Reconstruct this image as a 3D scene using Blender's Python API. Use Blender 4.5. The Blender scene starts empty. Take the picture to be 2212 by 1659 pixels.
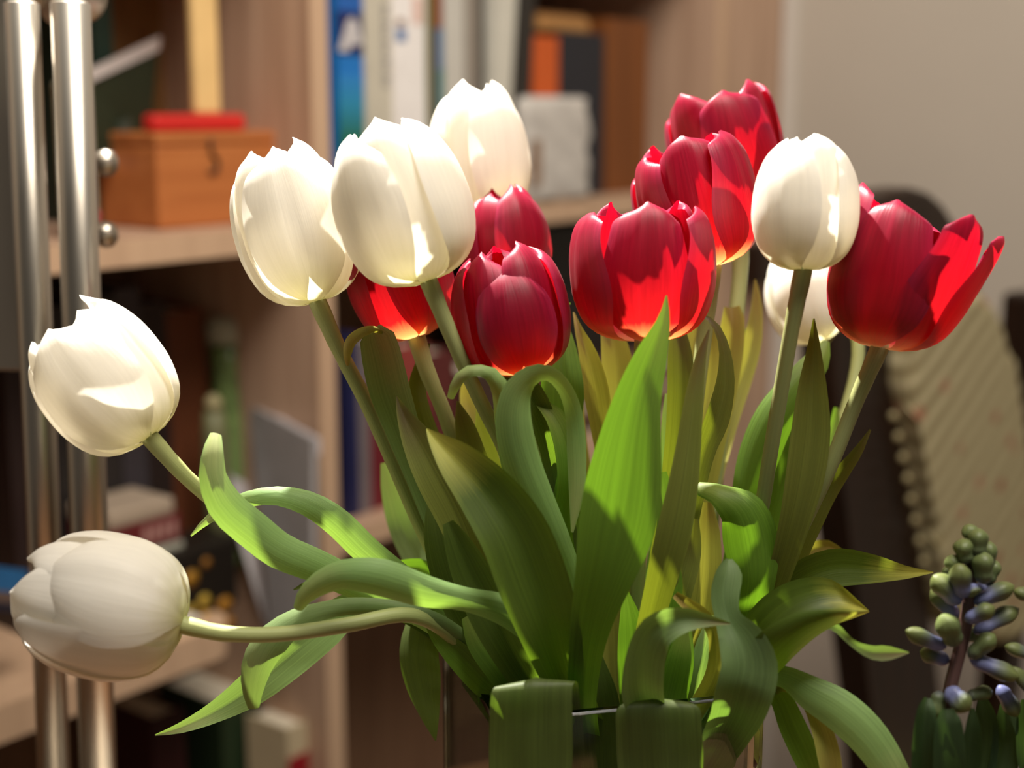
import bpy, bmesh, math, random
from mathutils import Vector, Matrix
random.seed(7)
SC = bpy.context.scene
COL = SC.collection

# ---------------------------------------------------------------- camera
W_PX, H_PX, F_PX = 2212.0, 1659.0, 3038.0
PITCH = math.radians(11.0)
CAM = Vector((0.0, 0.0, 1.2))
cd = bpy.data.cameras.new('camera')
cam = bpy.data.objects.new('camera', cd)
COL.objects.link(cam)
cam.location = CAM
cam.rotation_euler = (math.radians(90) - PITCH, 0, 0)
cd.sensor_width = 36.0
cd.lens = F_PX / W_PX * 36.0
cd.clip_start = 0.02
cd.dof.use_dof = True
cd.dof.focus_distance = 0.61
cd.dof.aperture_fstop = 4.2
SC.camera = cam
FWD = Vector((0, math.cos(PITCH), -math.sin(PITCH)))
UP = Vector((0, math.sin(PITCH), math.cos(PITCH)))
RGT = Vector((1, 0, 0))

# ---------------------------------------------------------------- world, lights, exposure
world = bpy.data.worlds.new('room_light')
SC.world = world
world.use_nodes = True
bg = world.node_tree.nodes['Background']
bg.inputs[0].default_value = (1.0, 0.91, 0.80, 1)
bg.inputs[1].default_value = 0.10
SC.view_settings.view_transform = 'Standard'
SC.view_settings.look = 'None'
SC.view_settings.gamma = 1.0
SC.view_settings.use_curve_mapping = False
SC.view_settings.exposure = 0.0

def add_light(name, kind, loc, target, energy, color, **kw):
    l = bpy.data.lights.new(name, kind)
    l.energy = energy
    l.color = color
    for k, v in kw.items():
        setattr(l, k, v)
    o = bpy.data.objects.new(name, l)
    COL.objects.link(o)
    o.location = loc
    d = Vector(target) - Vector(loc)
    o.rotation_euler = d.to_track_quat('-Z', 'Y').to_euler()
    return o
# a strong lamp high behind the bouquet
add_light('clamp_light', 'SPOT', (-0.24, 1.09, 2.02), (0.0, 0.60, 1.03), 300, (1.0, 0.95, 0.87),
          spot_size=math.radians(34), spot_blend=0.25, shadow_soft_size=0.014)
# an unseen area light added overhead as ambient fill for room and shelf
add_light('ambient_fill', 'AREA', (0.30, 0.30, 2.4), (0.0, 1.45, 1.0), 31, (1.0, 0.92, 0.82),
          shape='RECTANGLE', size=0.7, size_y=0.7)

# ---------------------------------------------------------------- helpers
def at(px, py, d):
    return CAM + FWD * d + RGT * ((px - W_PX / 2) / F_PX * d) + UP * (-(py - H_PX / 2) / F_PX * d)

def ray(px, py):
    return FWD + RGT * ((px - W_PX / 2) / F_PX) + UP * (-(py - H_PX / 2) / F_PX)

def lerp_tab(tab, v):
    for (a, x), (b, y) in zip(tab, tab[1:]):
        if v <= b:
            k = (v - a) / (b - a) if b > a else 0
            k = max(0, min(1, k))
            return x + (y - x) * k
    return tab[-1][1]

def smooth_tab(tab, v):
    """monotone-ish catmull-rom through a table of (v, value)"""
    n = len(tab)
    for i in range(n - 1):
        if v <= tab[i + 1][0] or i == n - 2:
            a, b = tab[i], tab[i + 1]
            h = b[0] - a[0]
            k = max(0, min(1, (v - a[0]) / h))
            p = tab[i - 1] if i > 0 else a
            q = tab[i + 2] if i + 2 < n else b
            m0 = (b[1] - p[1]) / max(1e-6, b[0] - p[0]) * h
            m1 = (q[1] - a[1]) / max(1e-6, q[0] - a[0]) * h
            k2, k3 = k * k, k * k * k
            return (2*k3 - 3*k2 + 1) * a[1] + (k3 - 2*k2 + k) * m0 + (-2*k3 + 3*k2) * b[1] + (k3 - k2) * m1

def catmull(pts, n):
    """resample a list of tuples with a centripetal-like catmull-rom, n stations"""
    m = len(pts)
    # chord lengths on first two comps
    L = [0.0]
    for a, b in zip(pts, pts[1:]):
        L.append(L[-1] + max(1e-6, math.hypot(b[0] - a[0], b[1] - a[1]) + 2000 * abs(b[3] - a[3]) if len(a) > 3 else (Vector(b) - Vector(a)).length))
    out = []
    for i in range(n):
        s = L[-1] * i / (n - 1)
        out.append(tuple(smooth_tab([(L[j], pts[j][c]) for j in range(m)], s) for c in range(len(pts[0]))))
    return out

def link(o, parent=None):
    COL.objects.link(o)
    if parent is not None:
        o.parent = parent
    return o

def tag(o, label, cat, group=None):
    o['label'] = label
    o['category'] = cat
    if group:
        o['group'] = group
    return o

def thing(name, loc, label, cat, group=None, rotz=0.0):
    e = bpy.data.objects.new(name, None)
    e.empty_display_size = 0.02
    COL.objects.link(e)
    e.location = loc
    e.rotation_euler = (0, 0, rotz)
    return tag(e, label, cat, group)

def mesh_obj(name, verts, faces, mat, parent=None, smooth=True, uvs=None, origin=None):
    """verts in the parent's frame (or world when no parent)"""
    me = bpy.data.meshes.new(name)
    if origin is not None:
        verts = [Vector(v) - origin for v in verts]
    me.from_pydata([tuple(v) for v in verts], [], faces)
    if uvs is not None:
        uvl = me.uv_layers.new(name='UVMap')
        idx = [0] * len(me.loops)
        me.loops.foreach_get('vertex_index', idx)
        flat = []
        for i in idx:
            flat += uvs[i]
        uvl.data.foreach_set('uv', flat)
    if smooth:
        me.polygons.foreach_set('use_smooth', [True] * len(me.polygons))
    if mat is not None:
        me.materials.append(mat)
    me.update()
    o = bpy.data.objects.new(name, me)
    return link(o, parent)

def bm_obj(name, bm, mat, parent=None, smooth=False, angle=None):
    bmesh.ops.recalc_face_normals(bm, faces=bm.faces)
    me = bpy.data.meshes.new(name)
    bm.to_mesh(me)
    bm.free()
    if smooth:
        me.polygons.foreach_set('use_smooth', [True] * len(me.polygons))
    me.materials.append(mat)
    o = bpy.data.objects.new(name, me)
    return link(o, parent)

def box_bm(p0, p1, bevel=0.0, seg=2, bm=None):
    bm = bm or bmesh.new()
    r = bmesh.ops.create_cube(bm, size=1.0)
    c = [(a + b) / 2 for a, b in zip(p0, p1)]
    s = [abs(b - a) for a, b in zip(p0, p1)]
    for v in r['verts']:
        v.co = Vector((c[0] + v.co.x * s[0], c[1] + v.co.y * s[1], c[2] + v.co.z * s[2]))
    if bevel:
        es = list({e for v in r['verts'] for e in v.link_edges})
        bmesh.ops.bevel(bm, geom=es, offset=bevel, segments=seg, affect='EDGES', profile=0.5)
    return bm

def box(name, p0, p1, mat, parent=None, bevel=0.0):
    return bm_obj(name, box_bm(p0, p1, bevel), mat, parent)

def tube_mesh(name, pts, radii, mat, parent=None, origin=None, seg=14, cap=True):
    """a round tube along world points with a radius each"""
    pts = [Vector(p) for p in pts]
    n = len(pts)
    verts, faces, uvs = [], [], []
    ref = None
    for i, p in enumerate(pts):
        t = (pts[min(i + 1, n - 1)] - pts[max(i - 1, 0)]).normalized()
        if ref is None:
            ref = t.orthogonal().normalized()
        ref = (ref - t * ref.dot(t)).normalized()
        b = t.cross(ref)
        for j in range(seg):
            a = 2 * math.pi * j / seg
            verts.append(p + (ref * math.cos(a) + b * math.sin(a)) * radii[i])
            uvs.append((j / seg, i / (n - 1)))
    for i in range(n - 1):
        for j in range(seg):
            k = (j + 1) % seg
            faces.append((i*seg + j, i*seg + k, (i+1)*seg + k, (i+1)*seg + j))
    if cap:
        faces.append(tuple(range(seg - 1, -1, -1)))
        faces.append(tuple((n-1)*seg + j for j in range(seg)))
    return mesh_obj(name, verts, faces, mat, parent, True, uvs, origin)

def lathe(name, prof, mat, parent=None, seg=32, loc=(0, 0, 0), axis='Z'):
    verts, faces = [], []
    for r, z in prof:
        for j in range(seg):
            a = 2 * math.pi * j / seg
            verts.append((r * math.cos(a), r * math.sin(a), z))
    n = len(prof)
    for i in range(n - 1):
        for j in range(seg):
            k = (j + 1) % seg
            faces.append((i*seg + j, i*seg + k, (i+1)*seg + k, (i+1)*seg + j))
    faces.append(tuple(range(seg - 1, -1, -1)))
    faces.append(tuple((n-1)*seg + j for j in range(seg)))
    o = mesh_obj(name, verts, faces, mat, parent, True)
    o.location = loc
    if axis == 'X':
        o.rotation_euler = (0, math.radians(90), 0)
    elif axis == 'Y':
        o.rotation_euler = (math.radians(90), 0, 0)
    return o

# ---------------------------------------------------------------- materials
def new_mat(name):
    m = bpy.data.materials.new(name)
    m.use_nodes = True
    nt = m.node_tree
    for n in list(nt.nodes):
        nt.nodes.remove(n)
    out = nt.nodes.new('ShaderNodeOutputMaterial')
    return m, nt, out

def rgba(c):
    return (c[0], c[1], c[2], 1.0)

def srgb(r, g, b):
    f = lambda x: (x / 255 / 12.92) if x <= 10 else ((x / 255 + 0.055) / 1.055) ** 2.4
    return (f(r), f(g), f(b))

def plain(name, col, rough=0.55, metal=0.0, noise=0.12, scale=30.0, spec=0.4):
    m, nt, out = new_mat(name)
    p = nt.nodes.new('ShaderNodeBsdfPrincipled')
    p.inputs['Roughness'].default_value = rough
    p.inputs['Metallic'].default_value = metal
    p.inputs['Specular IOR Level'].default_value = spec
    tc = nt.nodes.new('ShaderNodeTexCoord')
    nz = nt.nodes.new('ShaderNodeTexNoise')
    nz.inputs['Scale'].default_value = scale
    nz.inputs['Detail'].default_value = 3
    rp = nt.nodes.new('ShaderNodeValToRGB')
    rp.color_ramp.elements[0].color = rgba([c * (1 - noise) for c in col])
    rp.color_ramp.elements[1].color = rgba([min(1, c * (1 + noise)) for c in col])
    rp.color_ramp.elements[0].position = 0.3
    rp.color_ramp.elements[1].position = 0.7
    nt.links.new(tc.outputs['Object'], nz.inputs['Vector'])
    nt.links.new(nz.outputs['Fac'], rp.inputs['Fac'])
    nt.links.new(rp.outputs['Color'], p.inputs['Base Color'])
    nt.links.new(p.outputs[0], out.inputs[0])
    return m

def wood(name, c0, c1, scale=(40, 40, 2.0), rough=0.5):
    m, nt, out = new_mat(name)
    p = nt.nodes.new('ShaderNodeBsdfPrincipled')
    p.inputs['Roughness'].default_value = rough
    p.inputs['Specular IOR Level'].default_value = 0.3
    tc = nt.nodes.new('ShaderNodeTexCoord')
    mp = nt.nodes.new('ShaderNodeMapping')
    mp.inputs['Scale'].default_value = scale
    nz = nt.nodes.new('ShaderNodeTexNoise')
    nz.inputs['Scale'].default_value = 1.5
    nz.inputs['Detail'].default_value = 5
    nz.inputs['Distortion'].default_value = 0.4
    rp = nt.nodes.new('ShaderNodeValToRGB')
    rp.color_ramp.elements[0].color = rgba(c0)
    rp.color_ramp.elements[1].color = rgba(c1)
    rp.color_ramp.elements[0].position = 0.3
    rp.color_ramp.elements[1].position = 0.7
    nt.links.new(tc.outputs['Object'], mp.inputs['Vector'])
    nt.links.new(mp.outputs[0], nz.inputs['Vector'])
    nt.links.new(nz.outputs['Fac'], rp.inputs['Fac'])
    nt.links.new(rp.outputs['Color'], p.inputs['Base Color'])
    nt.links.new(p.outputs[0], out.inputs[0])
    return m

def ramp_z(name, stops, z0, z1, rough=0.4):
    """printed cover: colour bands along the object's height"""
    m, nt, out = new_mat(name)
    p = nt.nodes.new('ShaderNodeBsdfPrincipled')
    p.inputs['Roughness'].default_value = rough
    tc = nt.nodes.new('ShaderNodeTexCoord')
    sp = nt.nodes.new('ShaderNodeSeparateXYZ')
    mr = nt.nodes.new('ShaderNodeMapRange')
    mr.inputs['From Min'].default_value = z0
    mr.inputs['From Max'].default_value = z1
    rp = nt.nodes.new('ShaderNodeValToRGB')
    els = rp.color_ramp.elements
    els[0].position, els[0].color = stops[0][0], rgba(stops[0][1])
    els[1].position, els[1].color = stops[-1][0], rgba(stops[-1][1])
    for pos, c in stops[1:-1]:
        e = els.new(pos)
        e.color = rgba(c)
    nt.links.new(tc.outputs['Object'], sp.inputs[0])
    nt.links.new(sp.outputs['Z'], mr.inputs['Value'])
    nt.links.new(mr.outputs[0], rp.inputs['Fac'])
    nt.links.new(rp.outputs['Color'], p.inputs['Base Color'])
    nt.links.new(p.outputs[0], out.inputs[0])
    return m

def petal_mat(name, stops, edge_col, trans_stops, streak=0.18, tmix=0.4, rough=0.42, edge_amt=0.5, sheen=0.0):
    """plant surface: colour runs base to tip (uv v), fine lengthwise veins (uv u), light passes through"""
    m, nt, out = new_mat(name)
    N, L = nt.nodes, nt.links
    uv = N.new('ShaderNodeUVMap')
    uv.uv_map = 'UVMap'
    sp = N.new('ShaderNodeSeparateXYZ')
    L.new(uv.outputs[0], sp.inputs[0])
    def ramp(st):
        r = N.new('ShaderNodeValToRGB')
        els = r.color_ramp.elements
        els[0].position, els[0].color = st[0][0], rgba(st[0][1])
        els[1].position, els[1].color = st[-1][0], rgba(st[-1][1])
        for pos, c in st[1:-1]:
            e = els.new(pos)
            e.color = rgba(c)
        return r
    r1, r2 = ramp(stops), ramp(trans_stops)
    # veins
    mp = N.new('ShaderNodeMapping')
    mp.inputs['Scale'].default_value = (34, 2.2, 1)
    L.new(uv.outputs[0], mp.inputs['Vector'])
    oi = N.new('ShaderNodeObjectInfo')
    ad = N.new('ShaderNodeVectorMath')
    ad.operation = 'ADD'
    L.new(mp.outputs[0], ad.inputs[0])
    mu = N.new('ShaderNodeMath'); mu.operation = 'MULTIPLY'; mu.inputs[1].default_value = 40
    L.new(oi.outputs['Random'], mu.inputs[0])
    cx = N.new('ShaderNodeCombineXYZ')
    L.new(mu.outputs[0], cx.inputs['Z'])
    L.new(cx.outputs[0], ad.inputs[1])
    nz = N.new('ShaderNodeTexNoise')
    nz.inputs['Scale'].default_value = 1.0
    nz.inputs['Detail'].default_value = 4
    nz.inputs['Roughness'].default_value = 0.6
    L.new(ad.outputs[0], nz.inputs['Vector'])
    # v perturbed by veins so the base colour flames upwards
    pv = N.new('ShaderNodeMath'); pv.operation = 'MULTIPLY_ADD'
    pv.inputs[1].default_value = 0.10
    L.new(nz.outputs['Fac'], pv.inputs[0])
    sb = N.new('ShaderNodeMath'); sb.operation = 'SUBTRACT'; sb.inputs[1].default_value = 0.05
    L.new(sp.outputs['Y'], sb.inputs[0])
    L.new(sb.outputs[0], pv.inputs[2])
    L.new(pv.outputs[0], r1.inputs['Fac'])
    L.new(pv.outputs[0], r2.inputs['Fac'])
    # edge factor |2u-1|^3
    e1 = N.new('ShaderNodeMath'); e1.operation = 'MULTIPLY_ADD'; e1.inputs[1].default_value = 2; e1.inputs[2].default_value = -1
    L.new(sp.outputs['X'], e1.inputs[0])
    e2 = N.new('ShaderNodeMath'); e2.operation = 'ABSOLUTE'
    L.new(e1.outputs[0], e2.inputs[0])
    e3 = N.new('ShaderNodeMath'); e3.operation = 'POWER'; e3.inputs[1].default_value = 3.5
    L.new(e2.outputs[0], e3.inputs[0])
    e4 = N.new('ShaderNodeMath'); e4.operation = 'MULTIPLY'; e4.inputs[1].default_value = edge_amt
    L.new(e3.outputs[0], e4.inputs[0])
    mx = N.new('ShaderNodeMixRGB')
    mx.inputs['Color2'].default_value = rgba(edge_col)
    L.new(e4.outputs[0], mx.inputs['Fac'])
    L.new(r1.outputs['Color'], mx.inputs['Color1'])
    # streak brightness
    sr = N.new('ShaderNodeMapRange')
    sr.inputs['From Min'].default_value = 0.3
    sr.inputs['From Max'].default_value = 0.7
    sr.inputs['To Min'].default_value = 1 - streak
    sr.inputs['To Max'].default_value = 1 + streak
    L.new(nz.outputs['Fac'], sr.inputs['Value'])
    ml = N.new('ShaderNodeVectorMath'); ml.operation = 'SCALE'
    L.new(mx.outputs['Color'], ml.inputs[0])
    L.new(sr.outputs[0], ml.inputs['Scale'])
    p = N.new('ShaderNodeBsdfPrincipled')
    p.inputs['Roughness'].default_value = rough
    p.inputs['Specular IOR Level'].default_value = 0.35
    if sheen:
        p.inputs['Sheen Weight'].default_value = sheen
        p.inputs['Sheen Roughness'].default_value = 0.35
    L.new(ml.outputs[0], p.inputs['Base Color'])
    bmp = N.new('ShaderNodeBump')
    bmp.inputs['Strength'].default_value = 0.25
    bmp.inputs['Distance'].default_value = 0.0006
    L.new(nz.outputs['Fac'], bmp.inputs['Height'])
    L.new(bmp.outputs[0], p.inputs['Normal'])
    ml2 = N.new('ShaderNodeVectorMath'); ml2.operation = 'SCALE'
    L.new(r2.outputs['Color'], ml2.inputs[0])
    L.new(sr.outputs[0], ml2.inputs['Scale'])
    tr = N.new('ShaderNodeBsdfTranslucent')
    L.new(ml2.outputs[0], tr.inputs['Color'])
    ms = N.new('ShaderNodeMixShader')
    ms.inputs[0].default_value = tmix
    L.new(p.outputs[0], ms.inputs[1])
    L.new(tr.outputs[0], ms.inputs[2])
    L.new(ms.outputs[0], out.inputs[0])
    return m

M = {}
M['petal_white'] = petal_mat('petal_white',
    [(0, (0.62, 0.62, 0.26)), (0.10, (0.80, 0.77, 0.55)), (0.28, (0.86, 0.83, 0.75)), (1, (0.88, 0.86, 0.80))],
    (0.90, 0.88, 0.82),
    [(0, (0.6, 0.58, 0.20)), (0.15, (0.85, 0.80, 0.55)), (0.4, (0.92, 0.86, 0.72)), (1, (0.93, 0.88, 0.78))],
    streak=0.03, tmix=0.36, rough=0.5)
M['petal_red'] = petal_mat('petal_red',
    [(0, (0.75, 0.62, 0.30)), (0.07, (0.72, 0.30, 0.14)), (0.17, (0.42, 0.020, 0.030)), (0.5, (0.27, 0.002, 0.016)), (1, (0.33, 0.007, 0.045))],
    (0.52, 0.05, 0.15),
    [(0, (0.85, 0.62, 0.22)), (0.08, (0.9, 0.28, 0.08)), (0.22, (0.60, 0.008, 0.010)), (1, (0.46, 0.0015, 0.014))],
    streak=0.18, tmix=0.42, rough=0.40, edge_amt=0.34, sheen=0.04)

def leaf_mat(name, base, mid, tip, trans, tipt=None, tip_at=0.93, tmix=0.36, rough=0.5):
    tipt = tipt or trans
    return petal_mat(name, [(0, base), (0.45, mid), (tip_at - 0.08, mid), (tip_at + 0.03, tip), (1, tip)],
                     [min(1, c * 1.5) for c in mid],
                     [(0, trans), (tip_at - 0.08, trans), (1, tipt)], streak=0.16, tmix=tmix, rough=rough, edge_amt=0.6)
G = dict(
    green=leaf_mat('leaf_green', (0.085, 0.16, 0.016), (0.105, 0.20, 0.020), (0.20, 0.26, 0.05), (0.17, 0.36, 0.012)),
    pale=leaf_mat('leaf_pale_green', (0.17, 0.29, 0.08), (0.23, 0.38, 0.13), (0.40, 0.44, 0.18), (0.30, 0.50, 0.06)),
    olive=leaf_mat('leaf_olive', (0.12, 0.17, 0.03), (0.15, 0.17, 0.035), (0.09, 0.055, 0.02), (0.19, 0.23, 0.010)),
    grey=leaf_mat('leaf_grey_green', (0.13, 0.19, 0.07), (0.16, 0.23, 0.09), (0.22, 0.17, 0.09), (0.22, 0.36, 0.05)),
    sage=leaf_mat('leaf_sage', (0.10, 0.16, 0.05), (0.13, 0.20, 0.075), (0.17, 0.25, 0.10), (0.16, 0.30, 0.03)),
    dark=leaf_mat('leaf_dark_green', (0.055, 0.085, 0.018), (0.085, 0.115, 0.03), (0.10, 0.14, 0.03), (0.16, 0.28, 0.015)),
    yellow=leaf_mat('leaf_yellowing', (0.22, 0.28, 0.05), (0.33, 0.32, 0.07), (0.24, 0.15, 0.04), (0.36, 0.34, 0.03)),
    ytip=leaf_mat('leaf_yellow_tip', (0.05, 0.08, 0.012), (0.065, 0.10, 0.014), (0.45, 0.45, 0.08), (0.17, 0.30, 0.012), (0.6, 0.55, 0.06), tip_at=0.90),
)
M['stem'] = petal_mat('tulip_stem', [(0, (0.22, 0.29, 0.09)), (0.5, (0.31, 0.36, 0.13)), (1, (0.40, 0.42, 0.17))], (0.26, 0.32, 0.12),
                      [(0, (0.25, 0.35, 0.05)), (1, (0.35, 0.42, 0.08))], streak=0.08, tmix=0.12, rough=0.5)

# laminated oak, wall, floor ...
M['oak'] = wood('oak_laminate', srgb(178, 145, 121), srgb(206, 173, 147))
M['oak_edge'] = wood('oak_edge_band', srgb(200, 166, 136), srgb(214, 180, 148))
M['oak_dark'] = wood('oak_back_board', srgb(120, 92, 70), srgb(140, 110, 86))
M['wall'] = plain('wall_paint', srgb(196, 186, 172), 0.8, noise=0.02, scale=6)
M['white_trim'] = plain('white_trim_paint', srgb(215, 208, 198), 0.6, noise=0.02)
M['floor'] = wood('floor_boards', srgb(95, 70, 48), srgb(125, 92, 64), scale=(3, 30, 30))
M['table'] = wood('table_top_wood', srgb(90, 62, 40), srgb(118, 84, 56), scale=(2, 30, 30))

# ---------------------------------------------------------------- the room and the bookcase frame of reference
YAW = math.radians(38.0)
DIR = Vector((math.sin(YAW), math.cos(YAW), 0))        # along the bookcase front, away to the right
NIN = Vector((-math.cos(YAW), math.sin(YAW), 0))       # into the bookcase
P1 = at(708, 829, 1.32)
P1.z = 0.0

def sh(t, n, z):
    return P1 + DIR * t + NIN * n + Vector((0, 0, z))

def shp(px, py, n=0.0):
    """where the sight line meets the upright plane n inside the bookcase: (t, z)"""
    r = ray(px, py)
    o = CAM - P1
    k = (n - o.dot(NIN)) / r.dot(NIN)
    q = o + r * k
    return q.dot(DIR), q.z

# all furniture along the bookcase lives in a frame with x = DIR, y = NIN
SH_ROT = math.atan2(DIR.y, DIR.x)

def sh_thing(name, t, n, z, label, cat, group=None):
    return thing(name, sh(t, n, z), label, cat, group, rotz=SH_ROT)

def structure(o):
    o['kind'] = 'structure'
    return o

DEPTH = 0.27
t_end = shp(1690, 60)[0]
t_end_in = shp(1570, 60)[0]
wall_n = DEPTH + 0.02
def slab(name, t0, t1, n0, n1, z0, z1, mat):
    o = bm_obj(name, box_bm((t0, n0, z0), (t1, n1, z1)), mat)
    o.location = P1
    o.rotation_euler = (0, 0, SH_ROT)
    return structure(o)
slab('wall_back', -1.6, t_end + 0.1, wall_n, wall_n + 0.1, 0, 2.6, M['wall'])
slab('wall_right', t_end + 0.004, t_end + 0.10, -1.6, wall_n, 0, 2.6, M['wall'])
slab('trim_1', t_end - 0.002, t_end + 0.004, -0.022, -0.002, 0.0, 2.2, M['white_trim'])
fl = structure(bm_obj('floor', box_bm((-2.2, -1.2, -0.05), (3.6, 4.8, 0.0)), M['floor']))
slab('baseboard_right', t_end - 0.01, t_end + 0.004, -1.6, -0.025, 0, 0.09, M['white_trim'])

# bookcase
T_LEFT = -0.62
zt = {}
z_up_top = shp(300, 515)[1]      # upper board
z_up_bot = z_up_top - 0.022
z_lo_top = shp(60, 1505)[1]
z_lo_bot = z_lo_top - 0.03
t_lo_end = shp(522, 1395)[0]
Z_TOP = 1.60
bc = sh_thing('bookcase', 0, 0, 0, 'light oak bookcase filled with books and boxes behind the tulips', 'bookcase')
def bpart(name, t0, t1, n0, n1, z0, z1, mat='oak', bevel=0.0):
    return box(name, (t0, n0, z0), (t1, n1, z1), M[mat], bc, bevel)
TH = 0.022
def upright(t0):
    a = bpart('upright_panel', t0, t0 + TH, 0.002, DEPTH, 0, Z_TOP)
    e = box('edge_band', (t0, 0.0, 0), (t0 + TH, 0.002, Z_TOP), M['oak_edge'], a)
for t0 in (T_LEFT, -TH / 2, t_end_in - TH):
    upright(t0)
def board(t0, t1, z1, th=0.022, d1=DEPTH):
    a = bpart('shelf_board', t0, t1, 0.004, d1, z1 - th, z1)
    box('edge_band', (t0, 0.002, z1 - th), (t1, 0.004, z1), M['oak_edge'], a)
for (ta, tb) in ((T_LEFT + TH, -TH / 2), (TH / 2, t_end_in - TH)):
    board(ta, tb, z_up_top)
    board(ta, tb, z_up_top + 0.33)
    board(ta, tb, 0.1)
    bpart('back_board', ta, tb, DEPTH - 0.006, DEPTH, 0.05, Z_TOP, 'oak_dark')
board(TH / 2, t_end_in - TH, z_up_top - 0.30)
ZB = z_lo_top - 0.33
board(T_LEFT + TH, -TH / 2, ZB)
# the lower left board stops short with a rounded end
bm = bmesh.new()
r = 0.03
ta, tb = T_LEFT + TH, t_lo_end
out = [(ta, 0.0), (tb - r, 0.0)] + [(tb - r + r * math.sin(a), r - r * math.cos(a)) for a in [math.radians(x) for x in (15, 30, 45, 60, 75, 90)]] + [(tb, DEPTH - 0.01), (ta, DEPTH - 0.01)]
lo = [bm.verts.new((x, y, z_lo_bot)) for x, y in out]
f = bm.faces.new(lo)
ex = bmesh.ops.extrude_face_region(bm, geom=[f])
for v in ex['geom']:
    if isinstance(v, bmesh.types.BMVert):
        v.co.z = z_lo_top
bm_obj('shelf_board', bm, M['oak_edge'], bc)
# narrow closed door at the right end with a dark handle
fd = bpart('door', t_end_in + 0.002, t_end, 0.0, 0.02, 0.05, Z_TOP)
M['dark_wood'] = wood('dark_stained_wood', srgb(28, 18, 12), srgb(46, 28, 18), scale=(20, 20, 3), rough=0.35)
h0, h1 = shp(1622, 525, -0.02), shp(1682, 608, -0.02)
box('handle', (h0[0], -0.035, h1[1]), (h1[0], 0.0, h0[1]), M['dark_wood'], fd, 0.006)
bpart('side_panel', t_end_in, t_end, 0.02, DEPTH, 0.0, Z_TOP)

# table under the vase (below the frame)
TABLE_Z = 0.755
tb = thing('dining_table', (0, 0.52, 0), 'brown wooden table carrying the vase of tulips and the hyacinths', 'table')
box('table_top', (-0.42, -0.30, TABLE_Z - 0.03), (0.62, 0.36, TABLE_Z), M['table'], tb, 0.004)
for sx in (-0.38, 0.57):
    for sy in (-0.25, 0.31):
        box('leg', (sx - 0.025, sy - 0.025, 0), (sx + 0.025, sy + 0.025, TABLE_Z - 0.03), M['table'], tb, 0.003)

# ---------------------------------------------------------------- glass vase
V_FR, V_FL = at(1665, 1500, 0.60), at(1065, 1560, 0.5728)
V_RIM = (V_FR.z + V_FL.z) / 2
vx = (V_FR - V_FL); vx.z = 0
V_W = vx.length
V_ROT = math.atan2(vx.y, vx.x)
vx.normalize()
vy = Vector((-vx.y, vx.x, 0))
V_C = (V_FR + V_FL) / 2 + vy * V_W / 2
V_C.z = TABLE_Z
V_H = V_RIM - TABLE_Z
m, nt, out = new_mat('clear_glass')
g = nt.nodes.new('ShaderNodeBsdfGlass')
g.inputs['IOR'].default_value = 1.45
g.inputs['Roughness'].default_value = 0.0
g.inputs['Color'].default_value = (0.95, 0.98, 0.96, 1)
nt.links.new(g.outputs[0], out.inputs[0])
M['glass'] = m
vase = thing('glass_vase', V_C, 'square clear glass vase holding the whole bunch of tulips', 'vase', rotz=V_ROT)
bm = bmesh.new()
def ring(h, z, rr):
    pts = []
    for cx, cy, a0 in ((h - rr, h - rr, 0), (-h + rr, h - rr, 90), (-h + rr, -h + rr, 180), (h - rr, -h + rr, 270)):
        for a in (0, 30, 60, 90):
            aa = math.radians(a0 + a)
            pts.append(bm.verts.new((cx + rr * math.cos(aa), cy + rr * math.sin(aa), z)))
    return pts
hw = V_W / 2
rings = [ring(hw, 0.001, 0.008), ring(hw, V_H - 0.001, 0.008), ring(hw - 0.001, V_H, 0.007), ring(hw - 0.004, V_H, 0.005), ring(hw - 0.005, V_H - 0.001, 0.005), ring(hw - 0.005, 0.012, 0.005)]
for a, b in zip(rings, rings[1:]):
    for i in range(16):
        j = (i + 1) % 16
        bm.faces.new((a[i], a[j], b[j], b[i]))
bm.faces.new(rings[0]); bm.faces.new(rings[-1])
bm_obj('glass_wall', bm, M['glass'], vase)

# ---------------------------------------------------------------- tulips
PROF_R = [(0, 0.10), (0.06, 0.36), (0.14, 0.62), (0.25, 0.84), (0.40, 0.98), (0.52, 1.0), (0.68, 0.95), (0.82, 0.80), (0.92, 0.60), (1.0, 0.36)]
PROF_O = [(0, 0.10), (0.06, 0.36), (0.14, 0.62), (0.25, 0.82), (0.40, 0.94), (0.52, 0.98), (0.68, 1.0), (0.82, 1.0), (0.92, 0.97), (1.0, 0.90)]
PROF_Z = [(0, 0.0), (0.06, 0.012), (0.14, 0.06), (0.25, 0.16), (0.40, 0.335), (0.52, 0.48), (0.68, 0.67), (0.82, 0.835), (0.92, 0.94), (1.0, 1.0)]
PROF_W = [(0, 0.34), (0.10, 0.62), (0.25, 0.88), (0.45, 1.0), (0.65, 0.99), (0.80, 0.90), (0.90, 0.80), (0.96, 0.60), (1.0, 0.26)]

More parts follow.
